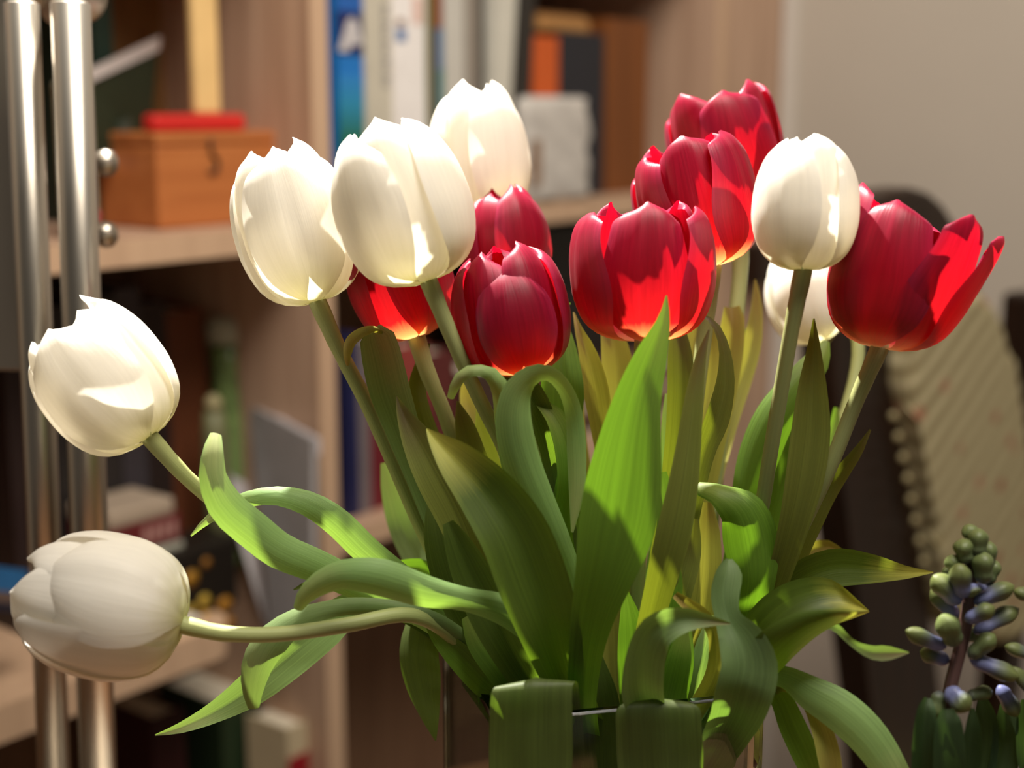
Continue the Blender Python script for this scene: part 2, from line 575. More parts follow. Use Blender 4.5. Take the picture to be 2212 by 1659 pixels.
def petal(head, frame, R, H, mat, th, rs, hs, open_, hw_deg, lean, rnd, crease=0.03, tuck=0.10, tip=0.0, name='petal', twist=0.0):
    O, X, Y, Z = frame
    NV, NU = 26, 16
    verts, uvs, faces = [], [], []
    ph = [rnd.uniform(0, 6.28) for _ in range(6)]
    side = rnd.uniform(-0.05, 0.05)
    for i in range(NV + 1):
        s = i / NV
        v = 1 - (1 - s) ** 1.35
        pr = smooth_tab(PROF_R, v) * (1 - open_) + smooth_tab(PROF_O, v) * open_
        pz = smooth_tab(PROF_Z, v)
        pw = smooth_tab(PROF_W, v)
        for j in range(NU + 1):
            u = -1 + 2 * j / NU
            ang = math.radians(th) + (u * pw * math.radians(hw_deg)) + side * v * v + twist * v * v
            # opening keeps the petal's true breadth where the radius grows
            ang_c = math.radians(th) + side * v * v + twist * v * v
            if open_ > 0.3 or lean > 0.15:
                k = min(1.0, 0.80 / max(0.5, pr + lean * v * v))
                sm_ = max(0, min(1, (v - 0.3) / 0.5)); sm_ = sm_ * sm_ * (3 - 2 * sm_)
                ang = ang_c + (ang - ang_c) * (1 + (k - 1) * sm_)
            up = smooth_tab([(0, 0), (0.4, 0.2), (0.7, 0.7), (1, 1)], v)
            r = R * (pr * rs + lean * v * v)
            r *= 1 - tuck * u * u * (0.35 + 0.65 * v)
            r -= crease * R * math.exp(-(u / 0.10) ** 2) * math.sin(math.pi * min(1, v * 1.02)) * 0.8
            r += R * 0.022 * up * math.sin(3.1 * u + ph[0] + 4 * v) + R * 0.010 * up * math.sin(9 * u + ph[1])
            z = H * hs * pz
            z -= H * 0.035 * up * (abs(u) ** 3)
            z -= H * 0.055 * u * u * max(0, (v - 0.8) / 0.2) ** 2
            z += H * 0.010 * up * math.sin(4 * u + ph[2]) + tip * H * max(0, v - 0.9) * 10 * math.exp(-(u / 0.25) ** 2)
            p = O + X * (r * math.cos(ang)) + Y * (r * math.sin(ang)) + Z * z
            verts.append(p)
            uvs.append(((u + 1) / 2, v))
    for i in range(NV):
        for j in range(NU):
            a = i * (NU + 1) + j
            faces.append((a, a + 1, a + NU + 2, a + NU + 1))
    return mesh_obj(name, verts, faces, mat, head, True, uvs, head.location)

TULIPS = {}
def tulip(key, base, tip, width, d, color, label, stem, roll=0, open_=0.0, dz=0.0, petals=None, hw=66, r_stem=17, seed=0, group=None, hs=1.0):
    """base/tip: pixel ends of the flower's axis; stem: pixels with depth; all built as solid shapes at depth d"""
    rnd = random.Random(seed + 11)
    O = at(base[0], base[1], d)
    Tp = at(tip[0], tip[1], d + dz)
    Z = (Tp - O)
    H = Z.length
    Z.normalize()
    tocam = (CAM - O).normalized()
    X = (tocam - Z * tocam.dot(Z)).normalized()
    Y = Z.cross(X)
    R = width / 2 * d / F_PX
    # stem
    px = [(base[0], base[1], 0, d)] + [(x, y, 0, dd) for x, y, dd in stem]
    sm = catmull(px, 46)
    pts = [at(x, y, dd) for x, y, _, dd in sm]
    # enter the receptacle along the flower's axis
    pts = [O + Z * H * 0.035] + pts
    root = pts[-1].copy()
    t = thing('tulip', root, label, 'tulip', group)
    rr = r_stem * d / F_PX
    radii = [rr * 1.05] + [rr * (1.18 if i < 2 else 1.08 if i < 4 else 1.0) for i in range(len(pts) - 1)]
    st = tube_mesh('stem', pts[::-1], radii[::-1], M['stem'], t, root)
    mat = M['petal_' + color]
    fr = (O, X, Y, Z)
    if petals is None:
        petals = []
        for i in range(3):
            petals.append(dict(th=roll + 60 + 120 * i, rs=0.86, hs=1.0 * hs, hw=hw, tuck=0.07))
        for i in range(3):
            petals.append(dict(th=roll + 120 * i, rs=1.0, hs=0.965 * hs, hw=hw - 16, tuck=0.015))
    for q in petals:
        petal(t, fr, R, H, mat, q['th'] + rnd.uniform(-5, 5), q.get('rs', 1), q.get('hs', 1) * rnd.uniform(0.97, 1.02), q.get('open', open_),
              q.get('hw', hw), q.get('lean', 0.0) + rnd.uniform(-0.02, 0.03), rnd, crease=q.get('crease', 0.03), tuck=q.get('tuck', 0.08), tip=q.get('tip', 0.0), twist=q.get('twist', 0.0))
    TULIPS[key] = (t, root)
    return t

WG, RG = 'white tulips of the bouquet', 'red tulips of the bouquet'
B = (1365, 1720, 0.665)     # where the stems gather in the vase
def bend(x, d=0.66):
    return (1365 + (x - 1365) * 0.42, 1900, d)

tulip('W1', (686, 652), (588, 318), 268, 0.615, 'white', 'white tulip leaning left in front of the orange box, touching another white bloom',
      [(735, 760, .62), (792, 870, .625), (850, 1000, .63), (920, 1160, .635), (1010, 1330, .64), (1110, 1500, .645), (1200, 1650, .65), (1260, 1900, .655)], roll=2, open_=0.25, seed=1, group=WG)
tulip('W2', (926, 608), (808, 272), 300, 0.585, 'white', 'large white tulip in front of the white book spines, its stem bare and straight',
      [(985, 750, .59), (1040, 870, .60), (1085, 960, .61), (1150, 1120, .625), (1220, 1300, .64), (1280, 1500, .65), (1320, 1700, .655), (1340, 1900, .66)], roll=-48, open_=0.12, seed=2, group=WG)
tulip('W3', (1050, 480), (1020, 182), 222, 0.72, 'white', 'brightly lit white tulip at the back, highest of the white ones',
      [(1060, 600, .72), (1085, 800, .715), (1150, 1100, .70), (1230, 1400, .685), (1290, 1650, .675), (1320, 1900, .67)], roll=35, open_=0.15, seed=3, group=WG)
tulip('W4', (324, 945), (112, 682), 285, 0.59, 'white', 'white tulip reaching far left over the lower drooping one',
      [(400, 1028, .60), (470, 1088, .61), (580, 1170, .625), (720, 1245, .635), (900, 1340, .64), (1060, 1460, .645), (1180, 1620, .65), (1250, 1900, .655)], roll=30, open_=0.3, seed=4, petals=[dict(th=150, rs=0.86, hs=0.9, hw=60), dict(th=-80, rs=0.88, hs=0.94, hw=58), dict(th=40, rs=0.86, hs=0.9, hw=60), dict(th=98, rs=1.0, hs=0.97, hw=44, tip=0.06, tuck=0), dict(th=-130, rs=1.0, hs=0.92, hw=50, tuck=0), dict(th=-18, rs=1.0, hs=0.9, hw=52, tuck=0.01)], group=WG)
tulip('W5', (395, 1350), (42, 1258), 318, 0.57, 'white', 'white tulip lying almost level at the lower left, lowest of all the blooms',
      [(480, 1368, .572), (600, 1370, .575), (750, 1350, .58), (880, 1328, .59), (960, 1362, .60), (1060, 1470, .615), (1160, 1600, .63), (1250, 1900, .65)], roll=15, open_=0.2, seed=5, petals=[dict(th=150, rs=0.86, hs=0.98, hw=60), dict(th=-90, rs=0.88, hs=0.99, hw=58), dict(th=62, rs=0.86, hs=0.97, hw=60), dict(th=-28, rs=0.86, hs=0.98, hw=60), dict(th=112, rs=1.0, hs=0.95, hw=52, tuck=0.0), dict(th=-128, rs=1.0, hs=1.0, hw=52, tuck=0.0), dict(th=-70, rs=0.97, hs=0.97, hw=46, tuck=0.0), dict(th=24, rs=1.02, hs=0.84, hw=52, tuck=0.02, tip=0.02)], group=WG)
tulip('W6', (1735, 584), (1742, 295), 232, 0.575, 'white', 'white tulip standing upright between the red ones, before the grey wall',
      [(1712, 700, .58), (1686, 850, .59), (1664, 980, .60), (1645, 1100, .61), (1610, 1280, .625), (1550, 1480, .64), (1480, 1700, .65), (1440, 1900, .655)], roll=-28, open_=0.0, seed=6, group=WG)
tulip('W7', (1772, 738), (1708, 545), 175, 0.74, 'white', 'small white tulip half hidden behind the upright white one',
      [(1815, 695, .74), (1850, 720, .735), (1850, 800, .73), (1815, 930, .72), (1760, 1100, .70), (1680, 1300, .69), (1570, 1520, .68), (1490, 1720, .67), (1450, 1900, .665)], roll=0, open_=0.1, seed=7, group=WG, r_stem=14)
tulip('R1', (1600, 462), (1535, 200), 250, 0.70, 'red', 'red tulip highest at the back, against the pale wood panel',
      [(1598, 600, .70), (1575, 800, .695), (1540, 1050, .69), (1490, 1350, .68), (1440, 1650, .67), (1420, 1900, .665)], roll=20, open_=0.8, seed=8, petals=[dict(th=-45, rs=0.9, hs=1.0, hw=54), dict(th=75, rs=0.92, hs=1.02, hw=54), dict(th=180, rs=0.9, hs=1.0, hw=58), dict(th=15, rs=1.0, hs=0.92, hw=48, tuck=0), dict(th=-108, rs=1.0, hs=0.95, hw=50), dict(th=118, rs=1.02, hs=1.0, hw=50, lean=0.05)], group=RG)
tulip('R2', (1540, 577), (1470, 300), 258, 0.645, 'red', 'red tulip in the middle of the three stacked red ones',
      [(1530, 660, .65), (1512, 800, .655), (1480, 1050, .66), (1440, 1350, .66), (1410, 1650, .66), (1400, 1900, .66)], roll=185, open_=0.65, seed=9, petals=[dict(th=125, rs=0.84, hs=1.0, hw=58), dict(th=-120, rs=0.86, hs=1.0, hw=58), dict(th=4, rs=0.88, hs=0.98, hw=54, crease=0.05), dict(th=175, rs=1.0, hs=1.0, hw=54), dict(th=-66, rs=1.0, hs=0.93, hw=46, tuck=0), dict(th=-112, rs=1.04, hs=0.84, hw=40, lean=0.16), dict(th=58, rs=1.04, hs=0.94, hw=48, tuck=0)], group=RG)
tulip('R3', (1390, 738), (1388, 428), 300, 0.60, 'red', 'red tulip right of centre with a tall leaf tip across its lower edge',
      [(1388, 820, .61), (1385, 1000, .625), (1378, 1250, .64), (1370, 1500, .65), (1368, 1700, .655), (1366, 1900, .66)], roll=180, open_=0.6, seed=10, petals=[dict(th=122, rs=0.84, hs=1.0, hw=58), dict(th=-122, rs=0.84, hs=1.0, hw=58), dict(th=0, rs=0.9, hs=0.93, hw=52, crease=0.05), dict(th=180, rs=1.0, hs=0.99, hw=54), dict(th=-74, rs=1.04, hs=0.92, hw=48, tuck=0.0, lean=0.03), dict(th=74, rs=1.04, hs=0.94, hw=48, tuck=0, lean=0.02)], group=RG)
tulip('R4', (1105, 640), (1078, 402), 200, 0.68, 'red', 'red tulip peeping out right of the large white tulip',
      [(1110, 760, .68), (1130, 950, .68), (1180, 1200, .675), (1250, 1450, .67), (1300, 1680, .665), (1330, 1900, .665)], roll=50, open_=0.15, seed=12, petals=[dict(th=-30, rs=0.88, hs=0.9, hw=54), dict(th=90, rs=0.88, hs=1.0, hw=54), dict(th=200, rs=0.88, hs=1.0, hw=54), dict(th=36, rs=1.0, hs=0.99, hw=46, tuck=0, tip=0.02), dict(th=-90, rs=1.0, hs=0.92, hw=48), dict(th=150, rs=1.0, hs=0.98, hw=50)], group=RG)
tulip('R5', (1130, 812), (1072, 525), 252, 0.60, 'red', 'red tulip in the centre with tightly nested petals, before the dark compartment',
      [(1150, 900, .615), (1180, 1050, .63), (1225, 1250, .645), (1275, 1480, .655), (1310, 1700, .66), (1335, 1900, .66)], roll=8, open_=0.25, seed=13, petals=[dict(th=180, rs=0.8, hs=0.97, hw=62), dict(th=48, rs=0.86, hs=0.96, hw=56), dict(th=-42, rs=0.84, hs=0.92, hw=56), dict(th=178, rs=0.98, hs=0.98, hw=50), dict(th=100, rs=1.02, hs=0.95, hw=48, tuck=0.0), dict(th=-98, rs=1.02, hs=0.95, hw=48, tuck=0), dict(th=5, rs=0.99, hs=0.8, hw=46, tuck=0.1, tip=0.03)], group=RG)
tulip('R6', (900, 730), (815, 440), 235, 0.64, 'red', 'red tulip half hidden beneath the large white tulip',
      [(922, 800, .64), (955, 880, .64), (985, 960, .64), (1050, 1100, .645), (1130, 1280, .65), (1210, 1480, .655), (1280, 1700, .66), (1310, 1900, .66)], roll=35, open_=0.3, seed=14, group=RG)
tulip('R7', (1900, 752), (1965, 440), 300, 0.59, 'red', 'red tulip at the far right with loose open petals, before the armchair',
      [(1850, 865, .595), (1792, 1010, .60), (1722, 1160, .61), (1660, 1300, .62), (1590, 1450, .635), (1500, 1680, .65), (1440, 1900, .655)], roll=0, open_=0.7, seed=15, petals=[dict(th=170, rs=0.92, hs=1.0, hw=56, lean=0.15), dict(th=-75, rs=0.94, hs=1.06, hw=52), dict(th=-135, rs=1.0, hs=1.04, hw=52), dict(th=95, rs=1.0, hs=0.92, hw=46, lean=0.62), dict(th=52, rs=0.93, hs=0.96, hw=50, lean=0.34, crease=0.05), dict(th=-14, rs=1.0, hs=0.96, hw=56, tuck=0.03, crease=0.05, lean=-0.05)], group=RG)

# ---------------------------------------------------------------- tulip leaves
def leaf(owner, mat, pts, fold=0.25, side=None, auto=True, wave=0.03, name='leaf', n=40):
    """pts run from the tip to the base: (x, y, apparent width, depth[, tilt in degrees])"""
    P = [tuple(p) + (0.0,) if len(p) == 4 else tuple(p) for p in pts]
    if auto:
        lx, ly, lw, ldp, lt = P[-1]
        if ly < 1540:
            P.append((lx + (1365 - lx) * 0.35, max(ly + 70, 1570), lw * 0.75, ldp * 0.5 + 0.325, lt * 0.5))
            lx, ly, lw, ldp, lt = P[-1]
        P.append((lx + (1365 - lx) * 0.35, ly + 140, lw * 0.6, 0.655, 0))
    S = catmull(P, n)
    t, root = TULIPS[owner]
    rnd = random.Random(len(bpy.data.objects))
    ph = rnd.uniform(0, 6)
    NU = 10
    verts, uvs, faces = [], [], []
    C3 = [at(s[0], s[1], s[3]) for s in S]
    prev = None
    for i, s in enumerate(S):
        x, y, w, d, tl = s
        T = (C3[min(i + 1, n - 1)] - C3[max(i - 1, 0)]).normalized()
        if side is not None:
            Sd = (RGT * side[0] - UP * side[1]).normalized()
        else:
            a, b = S[max(i - 1, 0)], S[min(i + 1, n - 1)]
            dx, dy = b[0] - a[0], b[1] - a[1]
            Sd = (RGT * (-dy) - UP * dx).normalized() if abs(dx) + abs(dy) > 1e-6 else prev
        prev = Sd
        V = (CAM - C3[i]).normalized()
        al = math.radians(tl)
        Cr = Sd * math.cos(al) + V * math.sin(al)
        Nn = T.cross(Cr).normalized()
        if Nn.dot(V) < 0 and side is None:
            Nn = -Nn
        if side is not None:
            # keep one face outward while the blade folds over
            Nn = T.cross(Cr).normalized()
        hwm = max(0.4, w) / 2 * d / F_PX / max(0.35, math.cos(al))
        for j in range(NU + 1):
            u = -1 + 2 * j / NU
            off = fold * hwm * (abs(u) ** 1.6) + wave * hwm * math.sin(i * 0.35 + ph + u) * u * u - 0.05 * hwm * math.exp(-(u / 0.15) ** 2)
            verts.append(C3[i] + Cr * (u * hwm * (1 - 0.12 * abs(fold) * u * u)) + Nn * off)
            uvs.append(((u + 1) / 2, 1 - i / (n - 1)))
    for i in range(n - 1):
        for j in range(NU):
            a = i * (NU + 1) + j
            faces.append((a, a + 1, a + NU + 2, a + NU + 1))
    return mesh_obj(name, verts, faces, G[mat], t, True, uvs, root)

def channel_leaf(owner, mat, pts, spread=0.016, n=36, name='leaf'):
    """a gutter-shaped blade seen from the side: midrib pixels with the near and the far half's height"""
    S = catmull([(p[0], p[1], p[2], p[4], p[3]) for p in pts], n)
    t, root = TULIPS[owner]
    NU = 12
    verts, uvs, faces = [], [], []
    for i, (x, y, hn, d, hf) in enumerate(S):
        a, b = S[max(i - 1, 0)], S[min(i + 1, n - 1)]
        dx, dy = b[0] - a[0], b[1] - a[1]
        l_ = math.hypot(dx, dy) or 1
        Sd = RGT * (dy / l_) + UP * (dx / l_)
        if Sd.dot(UP) < 0:
            Sd = -Sd
        V = (CAM - at(x, y, d)).normalized()
        wd = min(1.0, hf / 90.0)
        for j in range(NU + 1):
            u = -1 + 2 * j / NU          # -1 far edge, +1 near edge
            h = (hn if u > 0 else hf) * d / F_PX
            k = abs(u)
            verts.append(at(x, y, d) + Sd * (h * k ** 1.25) + V * (math.copysign(1, u) * spread * wd * math.sin(min(1, k) * 1.9) if u else 0.0))
            uvs.append(((u + 1) / 2, 1 - i / (n - 1)))
    for i in range(n - 1):
        for j in range(NU):
            a = i * (NU + 1) + j
            faces.append((a, a + 1, a + NU + 2, a + NU + 1))
    return mesh_obj(name, verts, faces, G[mat], t, True, uvs, root)

# --- left side, long arching leaves
leaf('W5', 'pale', [(640, 1318, 22, .575, 20), (655, 1290, 42, .57, 10), (690, 1262, 58, .565), (745, 1243, 72, .56), (820, 1254, 86, .56, -10), (915, 1282, 76, .565, -10), (1005, 1296, 56, .57), (1110, 1325, 74, .58, 15), (1195, 1400, 70, .59, 20), (1245, 1510, 55, .60)], fold=-0.5)
leaf('W5', 'grey', [(547, 1532, 26, .594), (544, 1490, 52, .592), (553, 1440, 72, .591), (576, 1392, 78, .590, 15), (622, 1345, 60, .590, 30), (690, 1318, 42, .588, 25), (765, 1312, 40, .588, -10), (868, 1318, 36, .590), (960, 1348, 30, .595), (1060, 1440, 40, .61)], fold=-0.4)
leaf('W4', 'pale', [(335, 1588, 3, .60), (390, 1572, 24, .605), (460, 1540, 46, .61), (540, 1490, 76, .615), (610, 1430, 95, .62), (690, 1365, 92, .625), (765, 1312, 70, .63), (900, 1320, 60, .635), (1040, 1420, 60, .64)], fold=0.25)
leaf('W4', 'pale', [(466, 935, 26, .585), (460, 968, 46, .58), (457, 1030, 64, .578), (486, 1095, 84, .578), (548, 1150, 88, .58), (605, 1190, 84, .583, 10), (690, 1228, 76, .59), (790, 1275, 66, .60), (930, 1340, 60, .615), (1070, 1450, 60, .63)], fold=-0.35)
leaf('W1', 'pale', [(412, 1158, 4, .61), (450, 1122, 20, .607), (515, 1085, 34, .603), (590, 1068, 42, .602, 25), (660, 1084, 56, .602, 15), (722, 1125, 66, .605), (792, 1192, 66, .61), (865, 1250, 62, .615), (980, 1340, 56, .625), (1080, 1440, 50, .635)], fold=-0.35)
leaf('W4', 'dark', [(634, 1274, 3, .625), (665, 1262, 16, .625), (720, 1262, 26, .628), (820, 1300, 36, .632), (960, 1380, 40, .64)], fold=0.2)
leaf('W1', 'green', [(835, 1232, 22, .66), (872, 1226, 36, .66), (915, 1228, 40, .66), (980, 1280, 50, .66), (1060, 1400, 50, .66)], fold=0.2)
leaf('R6', 'grey', [(828, 1000, 12, .70), (845, 1060, 44, .70), (868, 1140, 56, .70), (905, 1215, 56, .695), (980, 1330, 50, .68)], fold=0.2)
# --- left bundle
leaf('W1', 'grey', [(806, 708, 30, .614, 30), (812, 728, 76, .612, 15), (826, 772, 90, .612), (842, 840, 92, .615), (872, 930, 78, .62), (905, 1020, 66, .625), (945, 1130, 56, .63), (1010, 1300, 50, .635)], fold=0.35)
leaf('W1', 'yellow', [(751, 790, 8, .61), (750, 765, 20, .607), (757, 735, 26, .605, 15), (778, 716, 24, .605, 30), (805, 710, 18, .608, 30), (828, 720, 8, .613)], fold=-0.5, auto=False, name='curled_leaf_tip')
leaf('R6', 'olive', [(926, 742, 8, .65), (908, 790, 30, .648, 20), (900, 850, 44, .645), (915, 920, 56, .645), (950, 1010, 60, .648), (1000, 1120, 55, .65)], fold=0.4)
leaf('R6', 'green', [(900, 800, 6, .672), (885, 880, 46, .67), (890, 950, 60, .67), (925, 1040, 60, .67), (985, 1180, 50, .665)], fold=0.2)
leaf('W1', 'olive', [(857, 856, 4, .60), (872, 895, 32, .598), (905, 955, 74, .596), (945, 1030, 96, .595), (985, 1105, 96, .597), (1020, 1190, 86, .60), (1065, 1310, 70, .61), (1120, 1440, 50, .625)], fold=0.3)
leaf('R6', 'dark', [(936, 1050, 4, .615), (940, 1110, 44, .612), (958, 1200, 76, .61), (1000, 1310, 84, .612), (1070, 1420, 70, .62)], fold=0.25)
leaf('R6', 'dark', [(968, 1128, 26, .585), (985, 1165, 56, .585), (1020, 1240, 90, .587), (1070, 1340, 100, .59), (1130, 1450, 80, .60)], fold=0.35)
leaf('W2', 'ytip', [(922, 926, 4, .578), (942, 950, 36, .575), (985, 992, 88, .572), (1050, 1062, 132, .57), (1110, 1150, 156, .568), (1150, 1250, 160, .57), (1185, 1350, 140, .575), (1215, 1450, 100, .59)], fold=0.4)
leaf('W5', 'dark', [(941, 1600, 3, .63), (928, 1545, 44, .632), (912, 1470, 82, .635), (905, 1400, 88, .638), (925, 1330, 76, .64, 30), (985, 1330, 50, .645, 40), (1060, 1430, 50, .65)], fold=-0.3)
leaf('W5', 'green', [(925, 1340, 20, .60), (950, 1375, 40, .60), (1000, 1425, 62, .602), (1055, 1480, 66, .605)], fold=0.2)
leaf('R4', 'green', [(1010, 1330, 30, .60), (1040, 1380, 70, .60), (1085, 1440, 80, .60), (1130, 1500, 70, .61)], fold=0.2)
# --- centre
leaf('W2', 'pale', [(972, 862, 16, .583), (982, 835, 24, .578), (1000, 806, 28, .574, 20), (1030, 792, 26, .573, 50), (1065, 806, 34, .576, 30), (1084, 850, 44, .58), (1092, 910, 50, .59), (1105, 1000, 50, .60), (1150, 1150, 50, .62)], fold=-0.5)
leaf('W2', 'dark', [(1003, 756, 14, .60), (1050, 785, 34, .597), (1100, 815, 52, .597), (1145, 850, 60, .60), (1180, 930, 56, .61), (1210, 1050, 56, .62)], fold=0.35)
leaf('R5', 'pale', [(1236, 1150, 6, .592), (1246, 1060, 36, .59), (1246, 980, 44, .588), (1238, 900, 40, .585, 20), (1218, 848, 34, .58, 45), (1185, 818, 34, .575, 60), (1150, 822, 48, .572, 45), (1120, 856, 70, .572, 20), (1110, 920, 84, .574), (1128, 1000, 86, .578), (1160, 1080, 80, .583), (1200, 1170, 70, .59), (1235, 1270, 60, .60)], fold=-0.4, n=80)
leaf('R5', 'green', [(1160, 868, 16, .605, 20), (1195, 900, 44, .603, 20), (1220, 960, 50, .602), (1225, 1040, 44, .603), (1215, 1120, 40, .61), (1230, 1250, 46, .62)], fold=0.4)
leaf('R4', 'green', [(1190, 950, 14, .62), (1185, 1030, 50, .62), (1195, 1120, 60, .62), (1225, 1230, 56, .625)], fold=0.3)
leaf('R4', 'olive', [(988, 866, 4, .635), (1004, 920, 44, .633), (1025, 990, 60, .632), (1060, 1080, 64, .633), (1120, 1220, 56, .64)], fold=0.4)
leaf('W3', 'olive', [(1032, 880, 6, .66), (1045, 950, 40, .66), (1075, 1050, 50, .66), (1130, 1200, 50, .66)], fold=0.3)
leaf('W3', 'yellow', [(1000, 800, 4, .69), (1010, 870, 34, .69), (1035, 970, 44, .685), (1090, 1120, 50, .68)], fold=0.3)
leaf('R5', 'green', [(1232, 656, 3, .66), (1214, 654, 14, .655), (1204, 680, 30, .65), (1212, 752, 66, .645), (1214, 850, 98, .64), (1212, 930, 84, .64), (1222, 1010, 60, .64), (1250, 1150, 50, .645)], fold=0.3)
leaf('W3', 'yellow', [(1229, 722, 3, .69), (1236, 760, 18, .69), (1242, 830, 30, .69), (1252, 960, 34, .685), (1280, 1150, 40, .68)], fold=0.3)
leaf('R3', 'yellow', [(1239, 674, 3, .655), (1250, 712, 18, .652), (1268, 760, 40, .65), (1284, 830, 58, .648), (1298, 910, 54, .647), (1312, 1000, 48, .648), (1330, 1150, 46, .65)], fold=0.45)
leaf('R3', 'yellow', [(1300, 680, 10, .675), (1322, 730, 52, .672), (1334, 800, 72, .67), (1334, 890, 70, .668), (1326, 990, 60, .665), (1340, 1150, 50, .66)], fold=0.3)
leaf('R2', 'yellow', [(1250, 985, 5, .64), (1262, 1030, 20, .638), (1280, 1080, 28, .638), (1300, 1180, 34, .64)], fold=0.3)
leaf('R3', 'green', [(1440, 638, 3, .562), (1434, 690, 28, .56), (1408, 765, 70, .558), (1380, 850, 100, .556), (1362, 940, 134, .555), (1347, 1040, 166, .555), (1330, 1140, 168, .556), (1305, 1240, 130, .56), (1280, 1330, 96, .568), (1264, 1420, 74, .58), (1258, 1540, 60, .60)], fold=0.18)
leaf('R3', 'olive', [(1532, 712, 4, .58), (1514, 770, 24, .578), (1500, 850, 40, .576), (1488, 950, 54, .575), (1474, 1050, 68, .574), (1454, 1150, 78, .575), (1428, 1250, 68, .58), (1400, 1360, 56, .59), (1370, 1480, 50, .60)], fold=0.3)
leaf('R2', 'olive', [(1508, 676, 4, .625), (1540, 698, 14, .622, 30), (1562, 750, 24, .62, 20), (1566, 825, 42, .618), (1548, 905, 56, .617), (1522, 970, 50, .618), (1500, 1060, 46, .62), (1470, 1220, 46, .63)], fold=0.35)
leaf('R2', 'yellow', [(1530, 700, 20, .665), (1535, 770, 60, .663), (1525, 860, 72, .662), (1505, 960, 64, .66), (1480, 1080, 56, .66), (1450, 1250, 50, .66)], fold=0.2)
leaf('R2', 'olive', [(1462, 700, 30, .64), (1468, 770, 56, .637), (1470, 850, 62, .635), (1462, 950, 56, .635), (1445, 1080, 50, .64), (1420, 1250, 46, .645)], fold=0.35)
leaf('R3', 'pale', [(1444, 850, 16, .655), (1450, 920, 48, .652), (1450, 1000, 56, .65), (1440, 1100, 50, .65), (1410, 1280, 46, .655)], fold=0.3)
leaf('R1', 'yellow', [(1515, 620, 20, .71), (1505, 700, 44, .71), (1490, 820, 50, .705), (1470, 1000, 50, .70), (1440, 1300, 46, .69)], fold=0.2)
leaf('R1', 'yellow', [(1580, 664, 36, .69), (1582, 690, 52, .688), (1574, 760, 62, .687), (1560, 850, 60, .686), (1535, 980, 54, .685), (1500, 1180, 50, .68)], fold=0.5)
leaf('R1', 'yellow', [(1631, 604, 4, .71), (1634, 660, 24, .708), (1624, 740, 42, .706), (1598, 830, 46, .705), (1570, 920, 44, .70), (1530, 1080, 44, .69)], fold=0.3)
leaf('R1', 'dark', [(1612, 712, 4, .725), (1595, 735, 22, .725), (1580, 800, 26, .72), (1560, 920, 30, .715)], fold=0.2)
leaf('R2', 'green', [(1430, 1020, 20, .62), (1440, 1080, 40, .62), (1440, 1160, 50, .62), (1420, 1280, 50, .625)], fold=0.2)
leaf('R2', 'green', [(1440, 1180, 10, .60), (1448, 1240, 50, .60), (1435, 1320, 70, .60), (1410, 1420, 70, .605)], fold=0.2)
leaf('R2', 'olive', [(1500, 1120, 20, .60), (1490, 1190, 50, .60), (1465, 1280, 60, .60), (1430, 1400, 60, .61)], fold=0.3)
# --- right side
leaf('W6', 'olive', [(1758, 688, 4, .60), (1757, 750, 30, .597), (1752, 840, 66, .595), (1748, 930, 88, .594), (1736, 1025, 88, .594), (1716, 1120, 72, .597), (1685, 1230, 56, .605), (1630, 1380, 50, .62)], fold=0.4)
leaf('W6', 'green', [(1786, 736, 16, .665), (1770, 775, 56, .66), (1725, 835, 78, .655), (1675, 905, 92, .65), (1640, 990, 92, .647), (1618, 1075, 76, .645), (1600, 1180, 64, .645), (1560, 1350, 56, .65)], fold=-0.3)
leaf('W7', 'green', [(1806, 880, 10, .71), (1800, 930, 30, .71), (1770, 1030, 40, .705), (1720, 1180, 46, .70)], fold=0.3)
leaf('W7', 'green', [(1738, 850, 4, .68), (1722, 900, 40, .678), (1700, 990, 54, .675), (1670, 1100, 56, .67), (1620, 1280, 50, .665)], fold=0.3)
leaf('R7', 'olive', [(1880, 928, 4, .64), (1852, 975, 22, .637), (1818, 1020, 34, .635), (1785, 1070, 40, .632), (1745, 1150, 44, .63), (1690, 1270, 44, .63), (1610, 1420, 46, .635)], fold=0.35)
leaf('R7', 'ytip', [(2016, 1236, 3, .625), (1955, 1236, 30, .622), (1880, 1228, 66, .62), (1800, 1226, 88, .62), (1725, 1255, 80, .622), (1660, 1330, 66, .63), (1600, 1430, 60, .64)], fold=0.25)
leaf('W7', 'yellow', [(1822, 1192, 6, .66), (1785, 1180, 30, .66), (1735, 1200, 44, .658), (1670, 1290, 50, .655)], fold=0.3)
channel_leaf('R7', 'ytip', [(1878, 1322, 3, 4, .575), (1848, 1334, 18, 70, .572), (1805, 1350, 40, 118, .57), (1760, 1378, 66, 140, .57), (1715, 1418, 84, 140, .573), (1680, 1455, 84, 120, .58), (1630, 1510, 70, 80, .595), (1560, 1600, 50, 60, .62)])
leaf('R7', 'grey', [(1963, 1410, 3, .68), (1915, 1410, 34, .68), (1880, 1408, 30, .68), (1840, 1388, 16, .678), (1800, 1352, 20, .675), (1740, 1340, 34, .67), (1640, 1420, 44, .66)], fold=0.3)
leaf('W6', 'pale', [(1965, 1740, 60, .565), (1930, 1670, 78, .565), (1880, 1596, 92, .566), (1820, 1540, 94, .568), (1755, 1500, 80, .572), (1690, 1462, 50, .58), (1630, 1470, 50, .59), (1560, 1540, 50, .61)], fold=-0.35)
leaf('W6', 'green', [(1775, 1720, 30, .585), (1748, 1650, 56, .586), (1712, 1570, 60, .588), (1680, 1500, 46, .592), (1640, 1480, 40, .60), (1570, 1540, 44, .62)], fold=0.2)
leaf('W6', 'yellow', [(1800, 1730, 30, .575), (1792, 1650, 52, .575), (1772, 1570, 46, .577), (1740, 1510, 30, .582), (1690, 1480, 30, .59), (1600, 1530, 40, .61)], fold=0.4)
